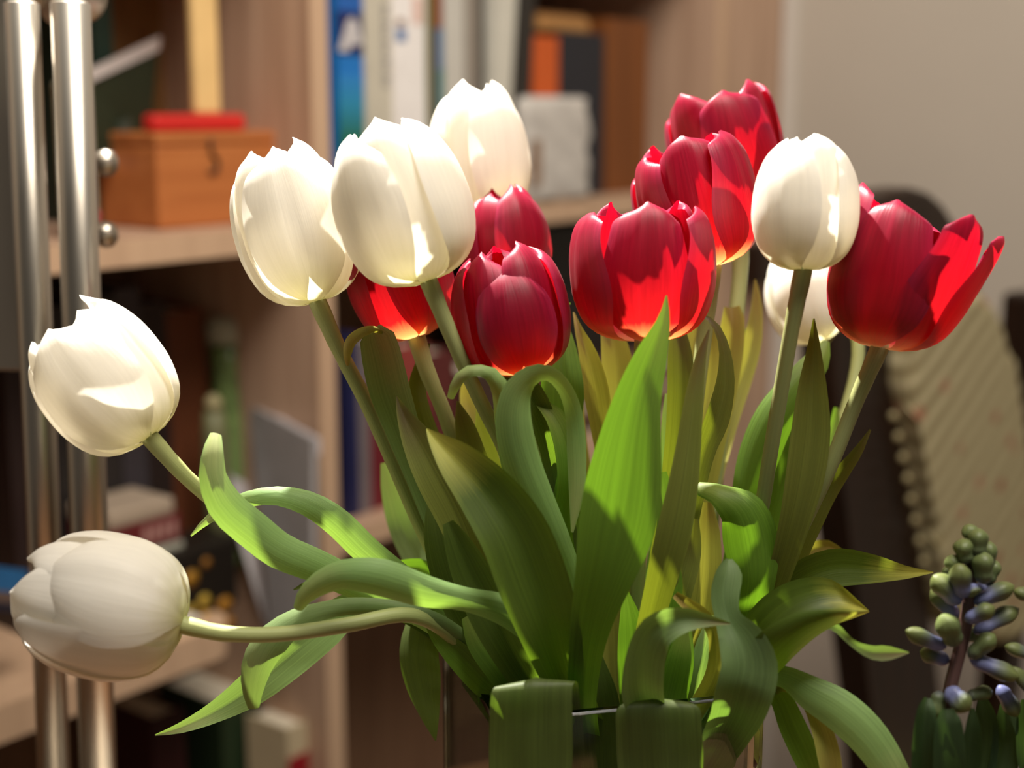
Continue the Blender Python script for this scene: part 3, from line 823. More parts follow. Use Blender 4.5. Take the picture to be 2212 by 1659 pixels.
leaf('R1', 'green', [(1505, 1052, 30, .605, 25), (1555, 1066, 56, .598, 25), (1605, 1105, 104, .596), (1628, 1180, 128, .598), (1632, 1260, 100, .60), (1610, 1350, 80, .61), (1560, 1460, 64, .63)], fold=-0.45)
leaf('R1', 'yellow', [(1528, 1085, 20, .635), (1530, 1150, 50, .633), (1528, 1240, 60, .632), (1515, 1340, 60, .632), (1490, 1450, 56, .64)], fold=0.35)
leaf('W6', 'sage', [(1574, 1208, 14, .575, 20), (1570, 1236, 58, .572, 15), (1562, 1282, 66, .57, 10), (1572, 1335, 60, .568), (1600, 1385, 104, .564), (1614, 1435, 128, .562), (1604, 1490, 130, .563), (1585, 1550, 110, .58)], fold=0.45)
leaf('R3', 'grey', [(1578, 1347, 4, .56), (1530, 1340, 26, .555), (1470, 1338, 60, .552), (1415, 1358, 86, .552, 15), (1388, 1410, 92, .556, 20), (1385, 1480, 96, .565), (1395, 1540, 80, .58)], fold=0.5)
leaf('R2', 'yellow', [(1458, 1284, 18, .575), (1485, 1305, 30, .575), (1520, 1330, 32, .578), (1545, 1380, 36, .585), (1540, 1460, 44, .60)], fold=0.6)
leaf('R2', 'green', [(1350, 1270, 8, .60), (1362, 1340, 50, .60), (1370, 1420, 76, .60), (1375, 1500, 76, .605)], fold=0.2)
leaf('R1', 'pale', [(1545, 1330, 30, .61), (1530, 1390, 56, .61), (1515, 1450, 60, .612), (1500, 1520, 56, .62)], fold=0.3)
leaf('R1', 'green', [(1480, 1360, 30, .60), (1470, 1420, 60, .60), (1455, 1490, 66, .605), (1440, 1560, 60, .61)], fold=0.2)
# --- folded over the vase rim
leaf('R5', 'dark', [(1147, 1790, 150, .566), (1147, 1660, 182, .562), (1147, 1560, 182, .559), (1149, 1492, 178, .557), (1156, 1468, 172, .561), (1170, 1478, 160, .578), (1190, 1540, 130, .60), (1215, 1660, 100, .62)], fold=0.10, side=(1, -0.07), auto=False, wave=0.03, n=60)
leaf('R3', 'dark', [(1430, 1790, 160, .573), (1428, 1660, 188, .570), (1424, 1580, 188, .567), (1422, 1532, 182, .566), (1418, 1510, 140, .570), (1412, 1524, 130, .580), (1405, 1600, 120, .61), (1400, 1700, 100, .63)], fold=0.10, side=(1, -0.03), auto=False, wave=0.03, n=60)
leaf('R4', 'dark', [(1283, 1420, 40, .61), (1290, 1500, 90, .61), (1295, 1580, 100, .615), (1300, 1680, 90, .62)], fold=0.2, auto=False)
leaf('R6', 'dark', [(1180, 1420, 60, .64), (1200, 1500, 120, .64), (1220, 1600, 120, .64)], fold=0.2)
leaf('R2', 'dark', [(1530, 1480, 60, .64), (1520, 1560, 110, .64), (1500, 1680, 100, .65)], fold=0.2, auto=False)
# ---------------------------------------------------------------- metal stand at the left
M['steel'] = plain('brushed_steel', (0.42, 0.38, 0.32), 0.33, metal=1.0, noise=0.06, scale=8)
M['steel_dull'] = plain('satin_steel', (0.46, 0.41, 0.34), 0.40, metal=1.0, noise=0.05, scale=8)
M['black_metal'] = plain('dark_screw', (0.03, 0.03, 0.03), 0.4, metal=0.6)
SD = 0.80
def vert_at(px, py, d):
    """the foot point and top of an upright line through a pixel at depth d"""
    return at(px, py, d)
a0 = vert_at(110, 1500, SD); b0 = vert_at(205, 1500, SD - 0.01)
S0 = Vector((a0.x, a0.y, TABLE_Z + 0.001))
S_TILT = Matrix.Rotation(math.radians(1.3), 4, 'Y')
stand = thing('metal_stand', S0, 'polished steel stand with two upright tubes at the left edge', 'stand')
stand.rotation_euler = (0, math.radians(1.3), 0)
def lp(p):
    return S_TILT.inverted() @ (Vector(p) - S0)
def upr(name, px, d, r, z0, z1, mat):
    prof = [(r * 0.7, z0), (r, z0 + 0.001), (r, z1 - 0.001), (r * 0.7, z1)]
    o = lathe(name, prof, mat, stand, 40)
    q_ = lp(at(px, 1500, d))
    o.location = (q_.x, q_.y, 0)
    return o
ztop = lp(at(160, 25, SD)).z
upr('tube', 110, SD, 34 * SD / F_PX, 0.012, ztop, M['steel'])
upr('tube', 206, SD - 0.01, 38 * SD / F_PX, 0.012, ztop, M['steel'])
c1, c2 = lp(at(40, 30, SD - 0.03)), lp(at(80, 815, SD - 0.03))
q = bm_obj('side_plate', box_bm((-0.07, -0.003, c2.z), ((c1.x + c2.x) / 2, 0.004, c1.z + 0.012), 0.0015), M['steel_dull'], stand)
q.location = (0, (c1.y + c2.y) / 2, 0)
s0 = lp(at(20, 52, SD - 0.0345))
sc = lathe('screw', [(0.0045, -0.0015), (0.0045, 0.0012), (0.003, 0.002)], M['steel_dull'], stand, 20, s0, 'Y')
lathe('screw_socket', [(0.0018, 0.0), (0.0018, 0.0026)], M['black_metal'], sc, 12)
k0 = lp(at(172, -8, SD - 0.06))
ec = lathe('end_cap', [(0.0135, -0.060), (0.0145, -0.058), (0.0145, -0.001), (0.0125, 0.002), (0.0, 0.0025)], M['steel_dull'], stand, 40, k0, 'Y')
ec.rotation_euler = (math.radians(90), 0, math.radians(25))
k1 = lp(at(60, -22, SD - 0.035))
cb = lathe('cross_tube', [(0.010, -0.07), (0.010, 0.02)], M['steel_dull'], stand, 30, k1, 'X')
for (x, y) in ((216, 352), (216, 506)):
    kk = lp(at(x, y, SD + 0.005))
    kn = lathe('knob', [(0.003, -0.012), (0.004, -0.004), (0.0065, -0.001), (0.0078, 0.003), (0.0070, 0.007), (0.004, 0.0095), (0.0005, 0.0102)], M['steel'], stand, 28, kk, 'X')
box('base', (-0.05, -0.05, 0), (0.09, 0.05, 0.012), M['steel_dull'], stand, 0.003)

# ---------------------------------------------------------------- hyacinths
M['hy_bud'] = petal_mat('hyacinth_bud', [(0, (0.17, 0.19, 0.38)), (0.35, (0.18, 0.20, 0.38)), (0.55, (0.12, 0.14, 0.12)), (0.75, (0.14, 0.17, 0.06)), (1, (0.17, 0.20, 0.06))], (0.2, 0.25, 0.12),
                        [(0, (0.3, 0.33, 0.6)), (0.6, (0.3, 0.36, 0.2)), (1, (0.3, 0.36, 0.1))], streak=0.2, tmix=0.15, edge_amt=0.0)
M['hy_green'] = petal_mat('hyacinth_green_bud', [(0, (0.10, 0.11, 0.12)), (0.25, (0.10, 0.13, 0.06)), (1, (0.15, 0.19, 0.06))], (0.2, 0.25, 0.12),
                          [(0, (0.3, 0.33, 0.3)), (1, (0.3, 0.36, 0.1))], streak=0.2, tmix=0.15, edge_amt=0.0)
M['hy_stem'] = petal_mat('hyacinth_stem', [(0, (0.10, 0.05, 0.045)), (1, (0.13, 0.07, 0.06))], (0.12, 0.06, 0.05), [(0, (0.2, 0.1, 0.08)), (1, (0.2, 0.1, 0.08))], streak=0.3, tmix=0.08, edge_amt=0.0)
M['terracotta'] = plain('plastic_pot', srgb(120, 72, 50), 0.6)
M['soil'] = plain('potting_soil', srgb(40, 28, 20), 0.9, noise=0.4, scale=120)
def bud_mesh(parent, root, base, tip, w, d, dz, mat, name='bud'):
    A, Bp = at(base[0], base[1], d), at(tip[0], tip[1], d + dz)
    Z = Bp - A
    H = Z.length
    Z.normalize()
    X = Z.orthogonal().normalized()
    Y = Z.cross(X)
    R = w / 2 * d / F_PX
    prof = [(0, 0.20), (0.08, 0.62), (0.22, 0.86), (0.38, 0.80), (0.55, 0.92), (0.72, 1.0), (0.86, 0.80), (0.95, 0.45), (1.0, 0.08)]
    verts, uvs, faces = [], [], []
    n, seg = 14, 18
    a0_ = random.uniform(0, 6.28)
    for i in range(n + 1):
        v = i / n
        r = smooth_tab(prof, v) * R
        for j in range(seg):
            a = 2 * math.pi * j / seg
            rr = r * (1 + 0.26 * math.sin(math.pi * v) * abs(math.cos(1.5 * a + a0_)) - 0.05)
            verts.append(A + Z * (H * v) + (X * math.cos(a) + Y * math.sin(a)) * rr)
            uvs.append((j / seg, v))
    for i in range(n):
        for j in range(seg):
            k = (j + 1) % seg
            faces.append((i*seg + j, i*seg + k, (i+1)*seg + k, (i+1)*seg + j))
    faces.append(tuple(range(seg - 1, -1, -1)))
    faces.append(tuple(n*seg + j for j in range(seg)))
    return mesh_obj(name, verts, faces, M[mat], parent, True, uvs, root)
def hy(cx, cy):
    return (1780 + cx * 0.337, 1100 + cy * 0.337)
HD = 0.56
hroot = at(2035, 1760, HD); hroot.z = TABLE_Z
hya = thing('hyacinth', hroot, 'budding hyacinth spike with green and blue buds at the lower right corner', 'hyacinth')
spts = catmull([(2098, 1215, 0, HD), (2094, 1289, 0, HD), (2082, 1370, 0, HD), (2064, 1440, 0, HD), (2050, 1500, 0, HD), (2036, 1640, 0, HD), (2030, 1800, 0, HD)], 24)
pp = [at(s[0], s[1], s[3]) for s in spts] + [hroot + Vector((0, 0, 0.075))]
tube_mesh('stem', pp[::-1], [0.0026 if i > len(pp) - 6 else 0.0027 for i in range(len(pp))], M['hy_stem'], hya, hroot)
BUDS = [  # base, tip, width, depth offset of base, of tip, kind
    ((950, 210), (928, 106), 82, 0.004, 0.0, 'g'), ((985, 310), (992, 122), 96, -.004, -.004, 'g'), ((915, 350), (888, 188), 104, -.003, -.004, 'g'),
    ((870, 430), (805, 295), 82, 0.0, -.002, 'g'), ((1025, 480), (1018, 270), 106, -.005, -.006, 'g'), ((895, 565), (860, 350), 106, -.004, -.009, 'b'),
    ((1050, 400), (1062, 205), 84, .004, .003, 'g'), ((1050, 480), (1108, 330), 74, .003, .004, 'g'), ((870, 605), (700, 425), 108, -.001, -.004, 'b'),
    ((855, 700), (690, 500), 92, .004, .006, 'b'), ((960, 600), (1220, 488), 90, -.002, -.002, 'b'), ((905, 715), (1092, 625), 84, -.005, -.010, 'b'),
    ((960, 790), (1250, 635), 92, .002, .002, 'b'), ((845, 870), (762, 680), 116, -.004, -.010, 'g'), ((780, 885), (525, 775), 86, -.001, -.004, 'b'),
    ((805, 975), (615, 910), 84, .003, .004, 'b'), ((930, 955), (1095, 800), 92, -.003, -.006, 'g'), ((935, 955), (1250, 1085), 92, -.002, -.004, 'b'),
    ((785, 1150), (935, 1290), 108, -.006, -.012, 'b'), ((910, 1205), (1080, 1165), 70, .002, .004, 'g'), ((745, 1165), (700, 1350), 92, -.003, -.004, 'g'),
    ((830, 440), (768, 372), 60, .008, .010, 'g'), ((990, 520), (1080, 470), 80, .004, .006, 'b'), ((930, 480), (960, 560), 90, -.004, -.006, 'b'),
    ((870, 820), (990, 790), 70, .006, .008, 'g'), ((1120, 1130), (1240, 1330), 84, .006, .006, 'b')]
for b, tpx, w, o0, o1, kd in BUDS:
    bud_mesh(hya, hroot, hy(*b), hy(*tpx), w * 0.337 * 1.22, HD + o0, o1 - o0, 'hy_bud' if kd == 'b' else 'hy_green')
TULIPS['H1'] = (hya, hroot)
G['hy'] = leaf_mat('hyacinth_leaf', (0.022, 0.04, 0.015), (0.026, 0.05, 0.018), (0.04, 0.07, 0.025), (0.05, 0.10, 0.012))  # dark green leaf, with the shadow it stands in darkened into the colour
for pts, fo in (([(2004, 1508, 16, .55), (1998, 1535, 44, .548), (1992, 1600, 52, .548), (1990, 1680, 52, .55), (2005, 1800, 46, .555)], 0.5),
                ([(2045, 1532, 26, .546), (2046, 1566, 62, .544), (2046, 1650, 74, .544), (2044, 1800, 60, .548)], 0.4),
                ([(2100, 1530, 12, .55), (2098, 1570, 36, .55), (2092, 1650, 46, .552), (2070, 1800, 44, .555)], 0.6),
                ([(2120, 1500, 14, .57), (2126, 1550, 50, .57), (2120, 1650, 60, .57), (2080, 1800, 50, .565)], 0.4),
                ([(2170, 1520, 24, .575), (2172, 1570, 60, .573), (2160, 1660, 66, .57), (2100, 1800, 50, .565)], 0.4)):
    leaf('H1', 'hy', pts, fo, auto=False)
def pot(parent):
    prof = [(0.036, 0.0), (0.042, 0.05), (0.046, 0.070), (0.048, 0.072), (0.048, 0.085), (0.044, 0.085), (0.043, 0.074)]
    p = lathe('pot', prof, M['terracotta'], parent, 32)
    s = lathe('soil', [(0.0425, 0.060), (0.0425, 0.073), (0.02, 0.077)], M['soil'], parent, 24)
pot(hya)
h2 = at(2330, 1760, HD + 0.01); h2.z = TABLE_Z
hyb = thing('hyacinth', h2, 'second hyacinth cut off by the right edge of the picture', 'hyacinth')
TULIPS['H2'] = (hyb, h2)
spts = [at(2262, 1220, HD), at(2262, 1400, HD), at(2270, 1600, HD), at(2300, 1800, HD), h2 + Vector((0, 0, 0.075))]
tube_mesh('stem', [Vector(p) for p in spts][::-1], [0.0027] * 5, M['hy_stem'], hyb, h2)
for b, tp2, w in (((2255, 1300), (2190, 1276), 28), ((2250, 1425), (2170, 1395), 28), ((2250, 1520), (2185, 1440), 30), ((2262, 1280), (2262, 1200), 34), ((2270, 1360), (2325, 1320), 30), ((2265, 1450), (2330, 1440), 30)):
    bud_mesh(hyb, h2, b, tp2, w, HD, -0.002, 'hy_bud')
leaf('H2', 'hy', [(2212, 1510, 16, .57), (2216, 1570, 54, .568), (2230, 1660, 64, .568), (2300, 1800, 50, .57)], 0.4, auto=False)
leaf('H2', 'hy', [(2300, 1520, 16, .57), (2300, 1570, 54, .568), (2305, 1660, 64, .568), (2320, 1800, 50, .57)], 0.4, auto=False)
pot(hyb)

# ---------------------------------------------------------------- armchair at the right
def fabric(name):
    m, nt, out = new_mat(name)
    N, L = nt.nodes, nt.links
    p = N.new('ShaderNodeBsdfPrincipled')
    p.inputs['Roughness'].default_value = 0.9
    tc = N.new('ShaderNodeTexCoord')
    mp = N.new('ShaderNodeMapping')
    mp.inputs['Rotation'].default_value = (0, math.radians(35), 0)
    L.new(tc.outputs['Object'], mp.inputs['Vector'])
    w = N.new('ShaderNodeTexWave')
    w.inputs['Scale'].default_value = 14
    w.inputs['Distortion'].default_value = 1.5
    w.bands_direction = 'Z'
    L.new(mp.outputs[0], w.inputs['Vector'])
    r = N.new('ShaderNodeValToRGB')
    r.color_ramp.elements[0].color = rgba(srgb(138, 124, 86))
    r.color_ramp.elements[1].color = rgba(srgb(200, 188, 148))
    L.new(w.outputs['Fac'], r.inputs['Fac'])
    v = N.new('ShaderNodeTexVoronoi')
    v.inputs['Scale'].default_value = 28
    L.new(tc.outputs['Object'], v.inputs['Vector'])
    r2 = N.new('ShaderNodeValToRGB')
    r2.color_ramp.elements[0].color = (1, 1, 1, 1)
    r2.color_ramp.elements[0].position = 0.16
    r2.color_ramp.elements[1].color = (0, 0, 0, 1)
    r2.color_ramp.elements[1].position = 0.26
    L.new(v.outputs['Distance'], r2.inputs['Fac'])
    mx = N.new('ShaderNodeMixRGB')
    mx.inputs['Color2'].default_value = rgba(srgb(160, 84, 66))
    mu = N.new('ShaderNodeMath'); mu.operation = 'MULTIPLY'; mu.inputs[1].default_value = 0.6
    L.new(r2.outputs['Color'], mu.inputs[0])
    L.new(mu.outputs[0], mx.inputs['Fac'])
    L.new(r.outputs['Color'], mx.inputs['Color1'])
    L.new(mx.outputs['Color'], p.inputs['Base Color'])
    L.new(p.outputs[0], out.inputs[0])
    return m
M['fabric'] = fabric('striped_upholstery')
CH_A, CH_B = at(1800, 900, 1.22), at(2200, 900, 1.46)
chx = (CH_B - CH_A); chx.z = 0
ch_rot = math.atan2(chx.y, chx.x)
chx.normalize()
chy = Vector((-chx.y, chx.x, 0))
ch0 = Vector((CH_A.x, CH_A.y, 0))
chair = thing('armchair', ch0, 'dark wooden chair with striped beige upholstered back, at the right', 'chair', rotz=ch_rot)
def chp(px, py, yy=0.0):
    """pixel to the chair back's own plane"""
    r_ = ray(px, py)
    o = CAM - ch0
    k = (yy - o.dot(chy)) / r_.dot(chy)
    q = o + r_ * k
    return q.dot(chx), q.z
def extrude_outline(name, pxs, y0, y1, mat, parent, n=60, bevel=0.006, close=True):
    loop = [chp(*p) for p in pxs]
    L3 = catmull([Vector((a, b, 0)) for a, b in loop] + ([Vector((loop[0][0], loop[0][1], 0))] if close else []), n)[:-1]
    bm = bmesh.new()
    vs = [bm.verts.new((p[0], y0, p[1])) for p in L3]
    f = bm.faces.new(vs)
    ex = bmesh.ops.extrude_face_region(bm, geom=[f])
    for g_ in ex['geom']:
        if isinstance(g_, bmesh.types.BMVert):
            g_.co.y = y1
    if bevel:
        es = [e for e in bm.edges if len({round(v.co.y, 5) for v in e.verts}) == 1]
        bmesh.ops.bevel(bm, geom=es, offset=bevel, segments=3, affect='EDGES', profile=0.5)
    return bm_obj(name, bm, mat, parent, smooth=False)
extrude_outline('back_frame', [(1905, 1800), (1890, 1600), (1868, 1400), (1826, 1080), (1800, 850), (1798, 700), (1820, 560), (1870, 450), (1960, 405), (2030, 430), (2085, 520), (2120, 640),
                               (2075, 660), (2010, 640), (1950, 680), (1925, 780), (1940, 900), (1975, 1100), (2005, 1300), (2030, 1500), (2045, 1700), (2040, 1800)], 0.0, 0.035, M['dark_wood'], chair)
extrude_outline('back_pad', [(1930, 700), (1990, 640), (2070, 620), (2125, 680), (2158, 830), (2182, 1000), (2196, 1180), (2200, 1330), (2150, 1380), (2060, 1360), (2010, 1300), (1978, 1120), (1950, 960), (1925, 820)], -0.022, 0.03, M['fabric'], chair, bevel=0.014)
# a row of gimp beads along the pad's edge
for (x, y) in ((1930, 900), (1940, 945), (1950, 990), (1960, 1035), (1968, 1080), (1977, 1125), (1986, 1170), (1995, 1215)):
    u_, z_ = chp(x, y, -0.018)
    lathe('trim_bead', [(0.0005, -0.005), (0.0035, -0.003), (0.0042, 0.0), (0.0035, 0.003), (0.0005, 0.005)], M['fabric'], chair, 12, (u_, -0.018, z_))
ux, uz = chp(2216, 900)
box('back_post', (ux - 0.003, 0.0, 0.45), (ux + 0.04, 0.035, chp(2216, 640)[1]), M['dark_wood'], chair, 0.006)
w0 = chp(1905, 1700)[0]
box('seat_rail', (w0, -0.42, 0.36), (ux + 0.03, 0.03, 0.42), M['dark_wood'], chair, 0.006)
box('seat', (w0 + 0.01, -0.41, 0.42), (ux + 0.02, 0.0, 0.475), M['fabric'], chair, 0.018)
for lx in (w0 + 0.002, ux - 0.005):
    for ly in (-0.415, -0.005):
        box('leg', (lx, ly, 0), (lx + 0.032, ly + 0.032, 0.37), M['dark_wood'], chair, 0.004)

# ---------------------------------------------------------------- things in the bookcase
def shelf_box(name, px0, px1, py0, n0, n1, z0, mat, parent=None, bevel=0.001, pyb=None):
    """a box in bookcase axes whose front face spans px0..px1 and reaches up to py0, standing at height z0"""
    pm = (px0 + px1) / 2
    yb = pyb or py0 + 150
    t0 = shp(px0, (py0 + yb) / 2, n0)[0]
    t1 = shp(px1, (py0 + yb) / 2, n0)[0]
    z1 = shp(pm, py0, n0)[1] if py0 is not None else z0 + 0.25
    return t0, t1, z1
CNT = {}
def cmat(rgb_, rough=0.5, noise=0.06):
    k = 'print_%d_%d_%d' % tuple(rgb_)
    if k not in M:
        M[k] = plain(k, srgb(*rgb_), rough, noise=noise)
    return M[k]
M['pages'] = plain('book_pages', srgb(222, 212, 190), 0.8, noise=0.05, scale=200)
def book(px0, px1, top, n0, depth, z0, mat, label, tilt=0.0, cat='book', group=None, pyb=None, name='book'):
    t0, t1, z1 = shelf_box(name, px0, px1, top, n0, n0 + depth, z0, mat, pyb=pyb)
    w, h = t1 - t0, z1 - z0
    b = sh_thing(name, (t0 + t1) / 2, n0, z0 + (abs(math.sin(tilt)) * w / 2), label, cat, group)
    b.rotation_euler = (0, tilt, SH_ROT)
    th = min(0.003, w * 0.15)
    bm = bmesh.new()
    o_ = [(-w/2, 0), (w/2, 0), (w/2, depth), (w/2 - th, depth), (w/2 - th, th), (-w/2 + th, th), (-w/2 + th, depth), (-w/2, depth)]
    lo_ = [bm.verts.new((x, y, 0)) for x, y in o_]
    f_ = bm.faces.new(lo_)
    ex = bmesh.ops.extrude_face_region(bm, geom=[f_])
    for g_ in ex['geom']:
        if isinstance(g_, bmesh.types.BMVert):
            g_.co.z = h
    bm_obj('cover', bm, mat, b)
    box('page_block', (-w/2 + th, th, 0.003), (w/2 - th, depth - 0.004, h - 0.004), M['pages'], b)
    b['_w'], b['_h'] = w, h
    return b
def printed(b, x0, x1, z0, z1, mat, name='printed_patch'):
    """flat print on a spine, in fractions of its width and height"""
    w, h = b['_w'], b['_h']
    return box(name, (-w/2 + x0*w, -0.0006, z0*h), (-w/2 + x1*w, 0.0002, z1*h), mat, b)
ZU = z_up_top
# --- upper right compartment: books standing in a row
BG = 'books standing in the upper right compartment'
hb = 0.27
b = book(727, 782, -40, 0.012, 0.19, ZU, cmat((30, 120, 200)), 'blue picture book with a white mountain on a navy band, beside the upright panel', group=BG)
w, h = b['_w'], b['_h']
zz = lambda py: (shp(755, py, 0.012)[1] - ZU) / h
printed(b, 0, 1, zz(118), zz(25), cmat((28, 34, 92)), 'navy_band')
printed(b, 0, 1, zz(25), zz(-40), cmat((38, 98, 178)), 'sky_band')
bandm = ramp_z('blue_to_lime_print', [(0, srgb(170, 190, 70)), (0.25, srgb(60, 120, 55)), (0.55, srgb(30, 110, 80)), (0.8, srgb(40, 140, 180)), (1, srgb(40, 130, 205))], 0.0, zz(160) * h)
printed(b, 0, 1, 0.0, zz(160), bandm, 'landscape_print')
bm = bmesh.new()
tri = [(-0.48, zz(112)), (-0.10, zz(112)), (0.02, zz(92)), (0.14, zz(100)), (0.46, zz(92)), (0.30, zz(48)), (0.06, zz(36)), (-0.12, zz(46))]
vs = [bm.verts.new((x * w, -0.0010, z * h)) for x, z in tri]
f = bm.faces.new(vs)
ex = bmesh.ops.extrude_face_region(bm, geom=[f])
for g_ in ex['geom']:
    if isinstance(g_, bmesh.types.BMVert):
        g_.co.y = -0.0006
bm_obj('mountain_print', bm, cmat((205, 200, 200)), b)
b = book(786, 846, -40, 0.010, 0.19, ZU, cmat((205, 198, 180)), 'pale grey book with faint grey lettering down its spine', group=BG)
zz = lambda py: (shp(815, py, 0.010)[1] - ZU) / b['_h']
for k, y in enumerate(range(8, 180, 13)):
    printed(b, 0.66, 0.88 - 0.06 * (k % 3), zz(y + 8 + (k % 2) * 2), zz(y), cmat((150, 146, 146)), 'letter_stroke')
b = book(848, 918, -40, 0.008, 0.19, ZU, cmat((250, 244, 240)), 'white book with small blue logos and a navy label low on its spine', group=BG)
zz = lambda py: (shp(883, py, 0.008)[1] - ZU) / b['_h']
printed(b, 0.10, 0.38, zz(90), zz(64), cmat((66, 112, 170)), 'blue_logo')
printed(b, 0.12, 0.36, zz(58), zz(42), cmat((150, 120, 100)), 'tan_logo')
printed(b, 0.62, 0.92, zz(50), zz(-10), cmat((232, 196, 182)), 'pink_band')
lab = printed(b, 0.44, 0.90, zz(330), zz(282), cmat((26, 28, 90)), 'navy_label')
printed(b, 0.62, 0.66, zz(311), zz(290), cmat((235, 232, 230)), 'white_letter_bar')
printed(b, 0.66, 0.80, zz(303), zz(299), cmat((235, 232, 230)), 'white_letter_stem')
w, h = b['_w'], b['_h']
dsc = lathe('blue_disc', [(0.0035, 0.0), (0.0035, 0.0008)], cmat((40, 110, 180)), b, 20, (-w/2 + 0.24 * w, 0.0, zz(288) * h), 'Y')
b = book(919, 938, -60, 0.012, 0.18, ZU, cmat((96, 118, 70)), 'thin green and brown book right of the white one', group=BG)
zz = lambda py: (shp(930, py, 0.012)[1] - ZU) / b['_h']
printed(b, 0.35, 1, 0.2, 1, cmat((128, 104, 62)), 'brown_stripe')
b = book(939, 957, -60, 0.012, 0.18, ZU, cmat((70, 110, 150)), 'thin blue and rust book beside the green one', group=BG)
zz = lambda py: (shp(948, py, 0.012)[1] - ZU) / b['_h']
printed(b, 0, 0.9, zz(60), 1, cmat((140, 76, 54)), 'rust_band')
printed(b, 0.3, 1, 0, zz(150), cmat((50, 120, 110)), 'teal_band')
b = book(958, 1003, -60, 0.012, 0.18, ZU, cmat((206, 202, 192)), 'pale grey paperback behind the tallest white tulip', group=BG)
b = book(1004, 1032, -60, 0.014, 0.18, ZU, cmat((150, 140, 128)), 'mid grey book next to a black gap', group=BG)
b = book(1033, 1046, -20, 0.02, 0.17, ZU, cmat((52, 48, 44)), 'thin charcoal booklet between grey books', group=BG)
b = book(1048, 1090, -60, 0.012, 0.18, ZU, cmat((214, 210, 196)), 'off white book leaning to the right', tilt=math.radians(5.5), group=BG)
b = book(1095, 1132, -60, 0.014, 0.18, ZU, cmat((44, 40, 36)), 'black book leaning beside the off white one', tilt=math.radians(5.5), group=BG)
b = book(1152, 1206, 78, 0.05, 0.15, ZU, cmat((206, 92, 34)), 'bright orange book with dark top behind the white packet', group=BG)
b = book(1208, 1305, 70, 0.05, 0.16, ZU, cmat((34, 36, 44)), 'thick dark navy binder', cat='binder', group=BG, name='binder')
b = book(1312, 1400, 42, 0.05, 0.17, ZU, wood('reddish_brown_wood', srgb(110, 62, 28), srgb(136, 80, 38)), 'reddish brown wooden box standing upright at the end of the shelf', cat='box', name='wooden_box')
t0, z1 = shp(1205, 70, 0.03); t1, _ = shp(1312, 70, 0.03); zt2 = shp(1255, 28, 0.03)[1]
zb = shp(1255, 70, 0.05)[1]
tan = sh_thing('tan_block', (t0 + t1) / 2, 0.055, zb, 'tan wooden block lying across the navy binder', 'block')
box('block_body', (-(t1 - t0) / 2, 0, 0), ((t1 - t0) / 2, 0.12, 0.016), cmat((176, 128, 74)), tan, 0.003)
box('block_lid', (-(t1 - t0) / 2 + 0.004, 0.004, 0.016), ((t1 - t0) / 2 - 0.004, 0.116, 0.020), cmat((150, 104, 60)), tan, 0.001)
# crumpled white packet
M['packet'] = plain('white_plastic_packet', srgb(206, 200, 192), 0.35, noise=0.12, scale=60)
t0, z1 = shp(1140, 330, 0.0); t1, _ = shp(1282, 330, 0.0); ztp = shp(1210, 208, 0.0)[1]
pk = sh_thing('paper_packet', (t0 + t1) / 2, 0.002, ZU, 'crumpled white packet standing on the shelf in front of the binder', 'packet')
bm = bmesh.new()
bmesh.ops.create_grid(bm, x_segments=2, y_segments=2, size=1)
bm.free()
bm = box_bm((-(t1 - t0) / 2, 0.0, 0.0), ((t1 - t0) / 2, 0.04, ztp - ZU), 0.010, 3)
bmesh.ops.subdivide_edges(bm, edges=[e for e in bm.edges if e.calc_length() > 0.02], cuts=5, use_grid_fill=True)
for v in bm.verts:
    if v.co.z > 0.004:
        v.co.y += 0.004 * math.sin(v.co.z * 150 + v.co.x * 90) 
        v.co.x += 0.003 * math.sin(v.co.z * 110)
bm_obj('packet_body', bm, M['packet'], pk, smooth=True)
box('brown_side_print', (-(t1 - t0) / 2 + 0.006, -0.0045, 0.02), (-(t1 - t0) / 2 + 0.022, -0.002, 0.07), cmat((150, 122, 100)), pk)
# --- upper left compartment
t0 = shp(325, 400, 0.06)[0]; t1 = shp(590, 400, 0.06)[0]; zb1 = shp(450, 285, 0.06)[1]
M['orange_wood'] = wood('orange_pine', srgb(176, 104, 56), srgb(196, 122, 68), scale=(3, 40, 40), rough=0.45)
wb = sh_thing('wooden_box', (t0 + t1) / 2, 0.05, ZU, 'orange pine box with a black hook clasp under the red bar', 'box')
bw = t1 - t0
box('body', (-bw/2, 0, 0), (bw/2, 0.15, (zb1 - ZU) * 0.865), M['orange_wood'], wb, 0.003)
box('lid', (-bw/2, 0, (zb1 - ZU) * 0.87), (bw/2, 0.15, zb1 - ZU), M['orange_wood'], wb, 0.003)
cx_ = shp(455, 340, 0.05)[0] - (t0 + t1) / 2
zc = lambda py: shp(455, py, 0.05)[1] - ZU
def cl(x, y):
    return Vector((shp(x, y, 0.05)[0] - (t0 + t1) / 2, -0.002, shp(x, y, 0.05)[1] - ZU))
tube_mesh('clasp', [cl(452, 300), cl(452, 315), cl(455, 332), cl(466, 345), cl(468, 360), cl(460, 371), cl(448, 372)], [0.0022, 0.0018, 0.0016, 0.0018, 0.0020, 0.0018, 0.0012], cmat((40, 26, 16)), wb, None, 10)
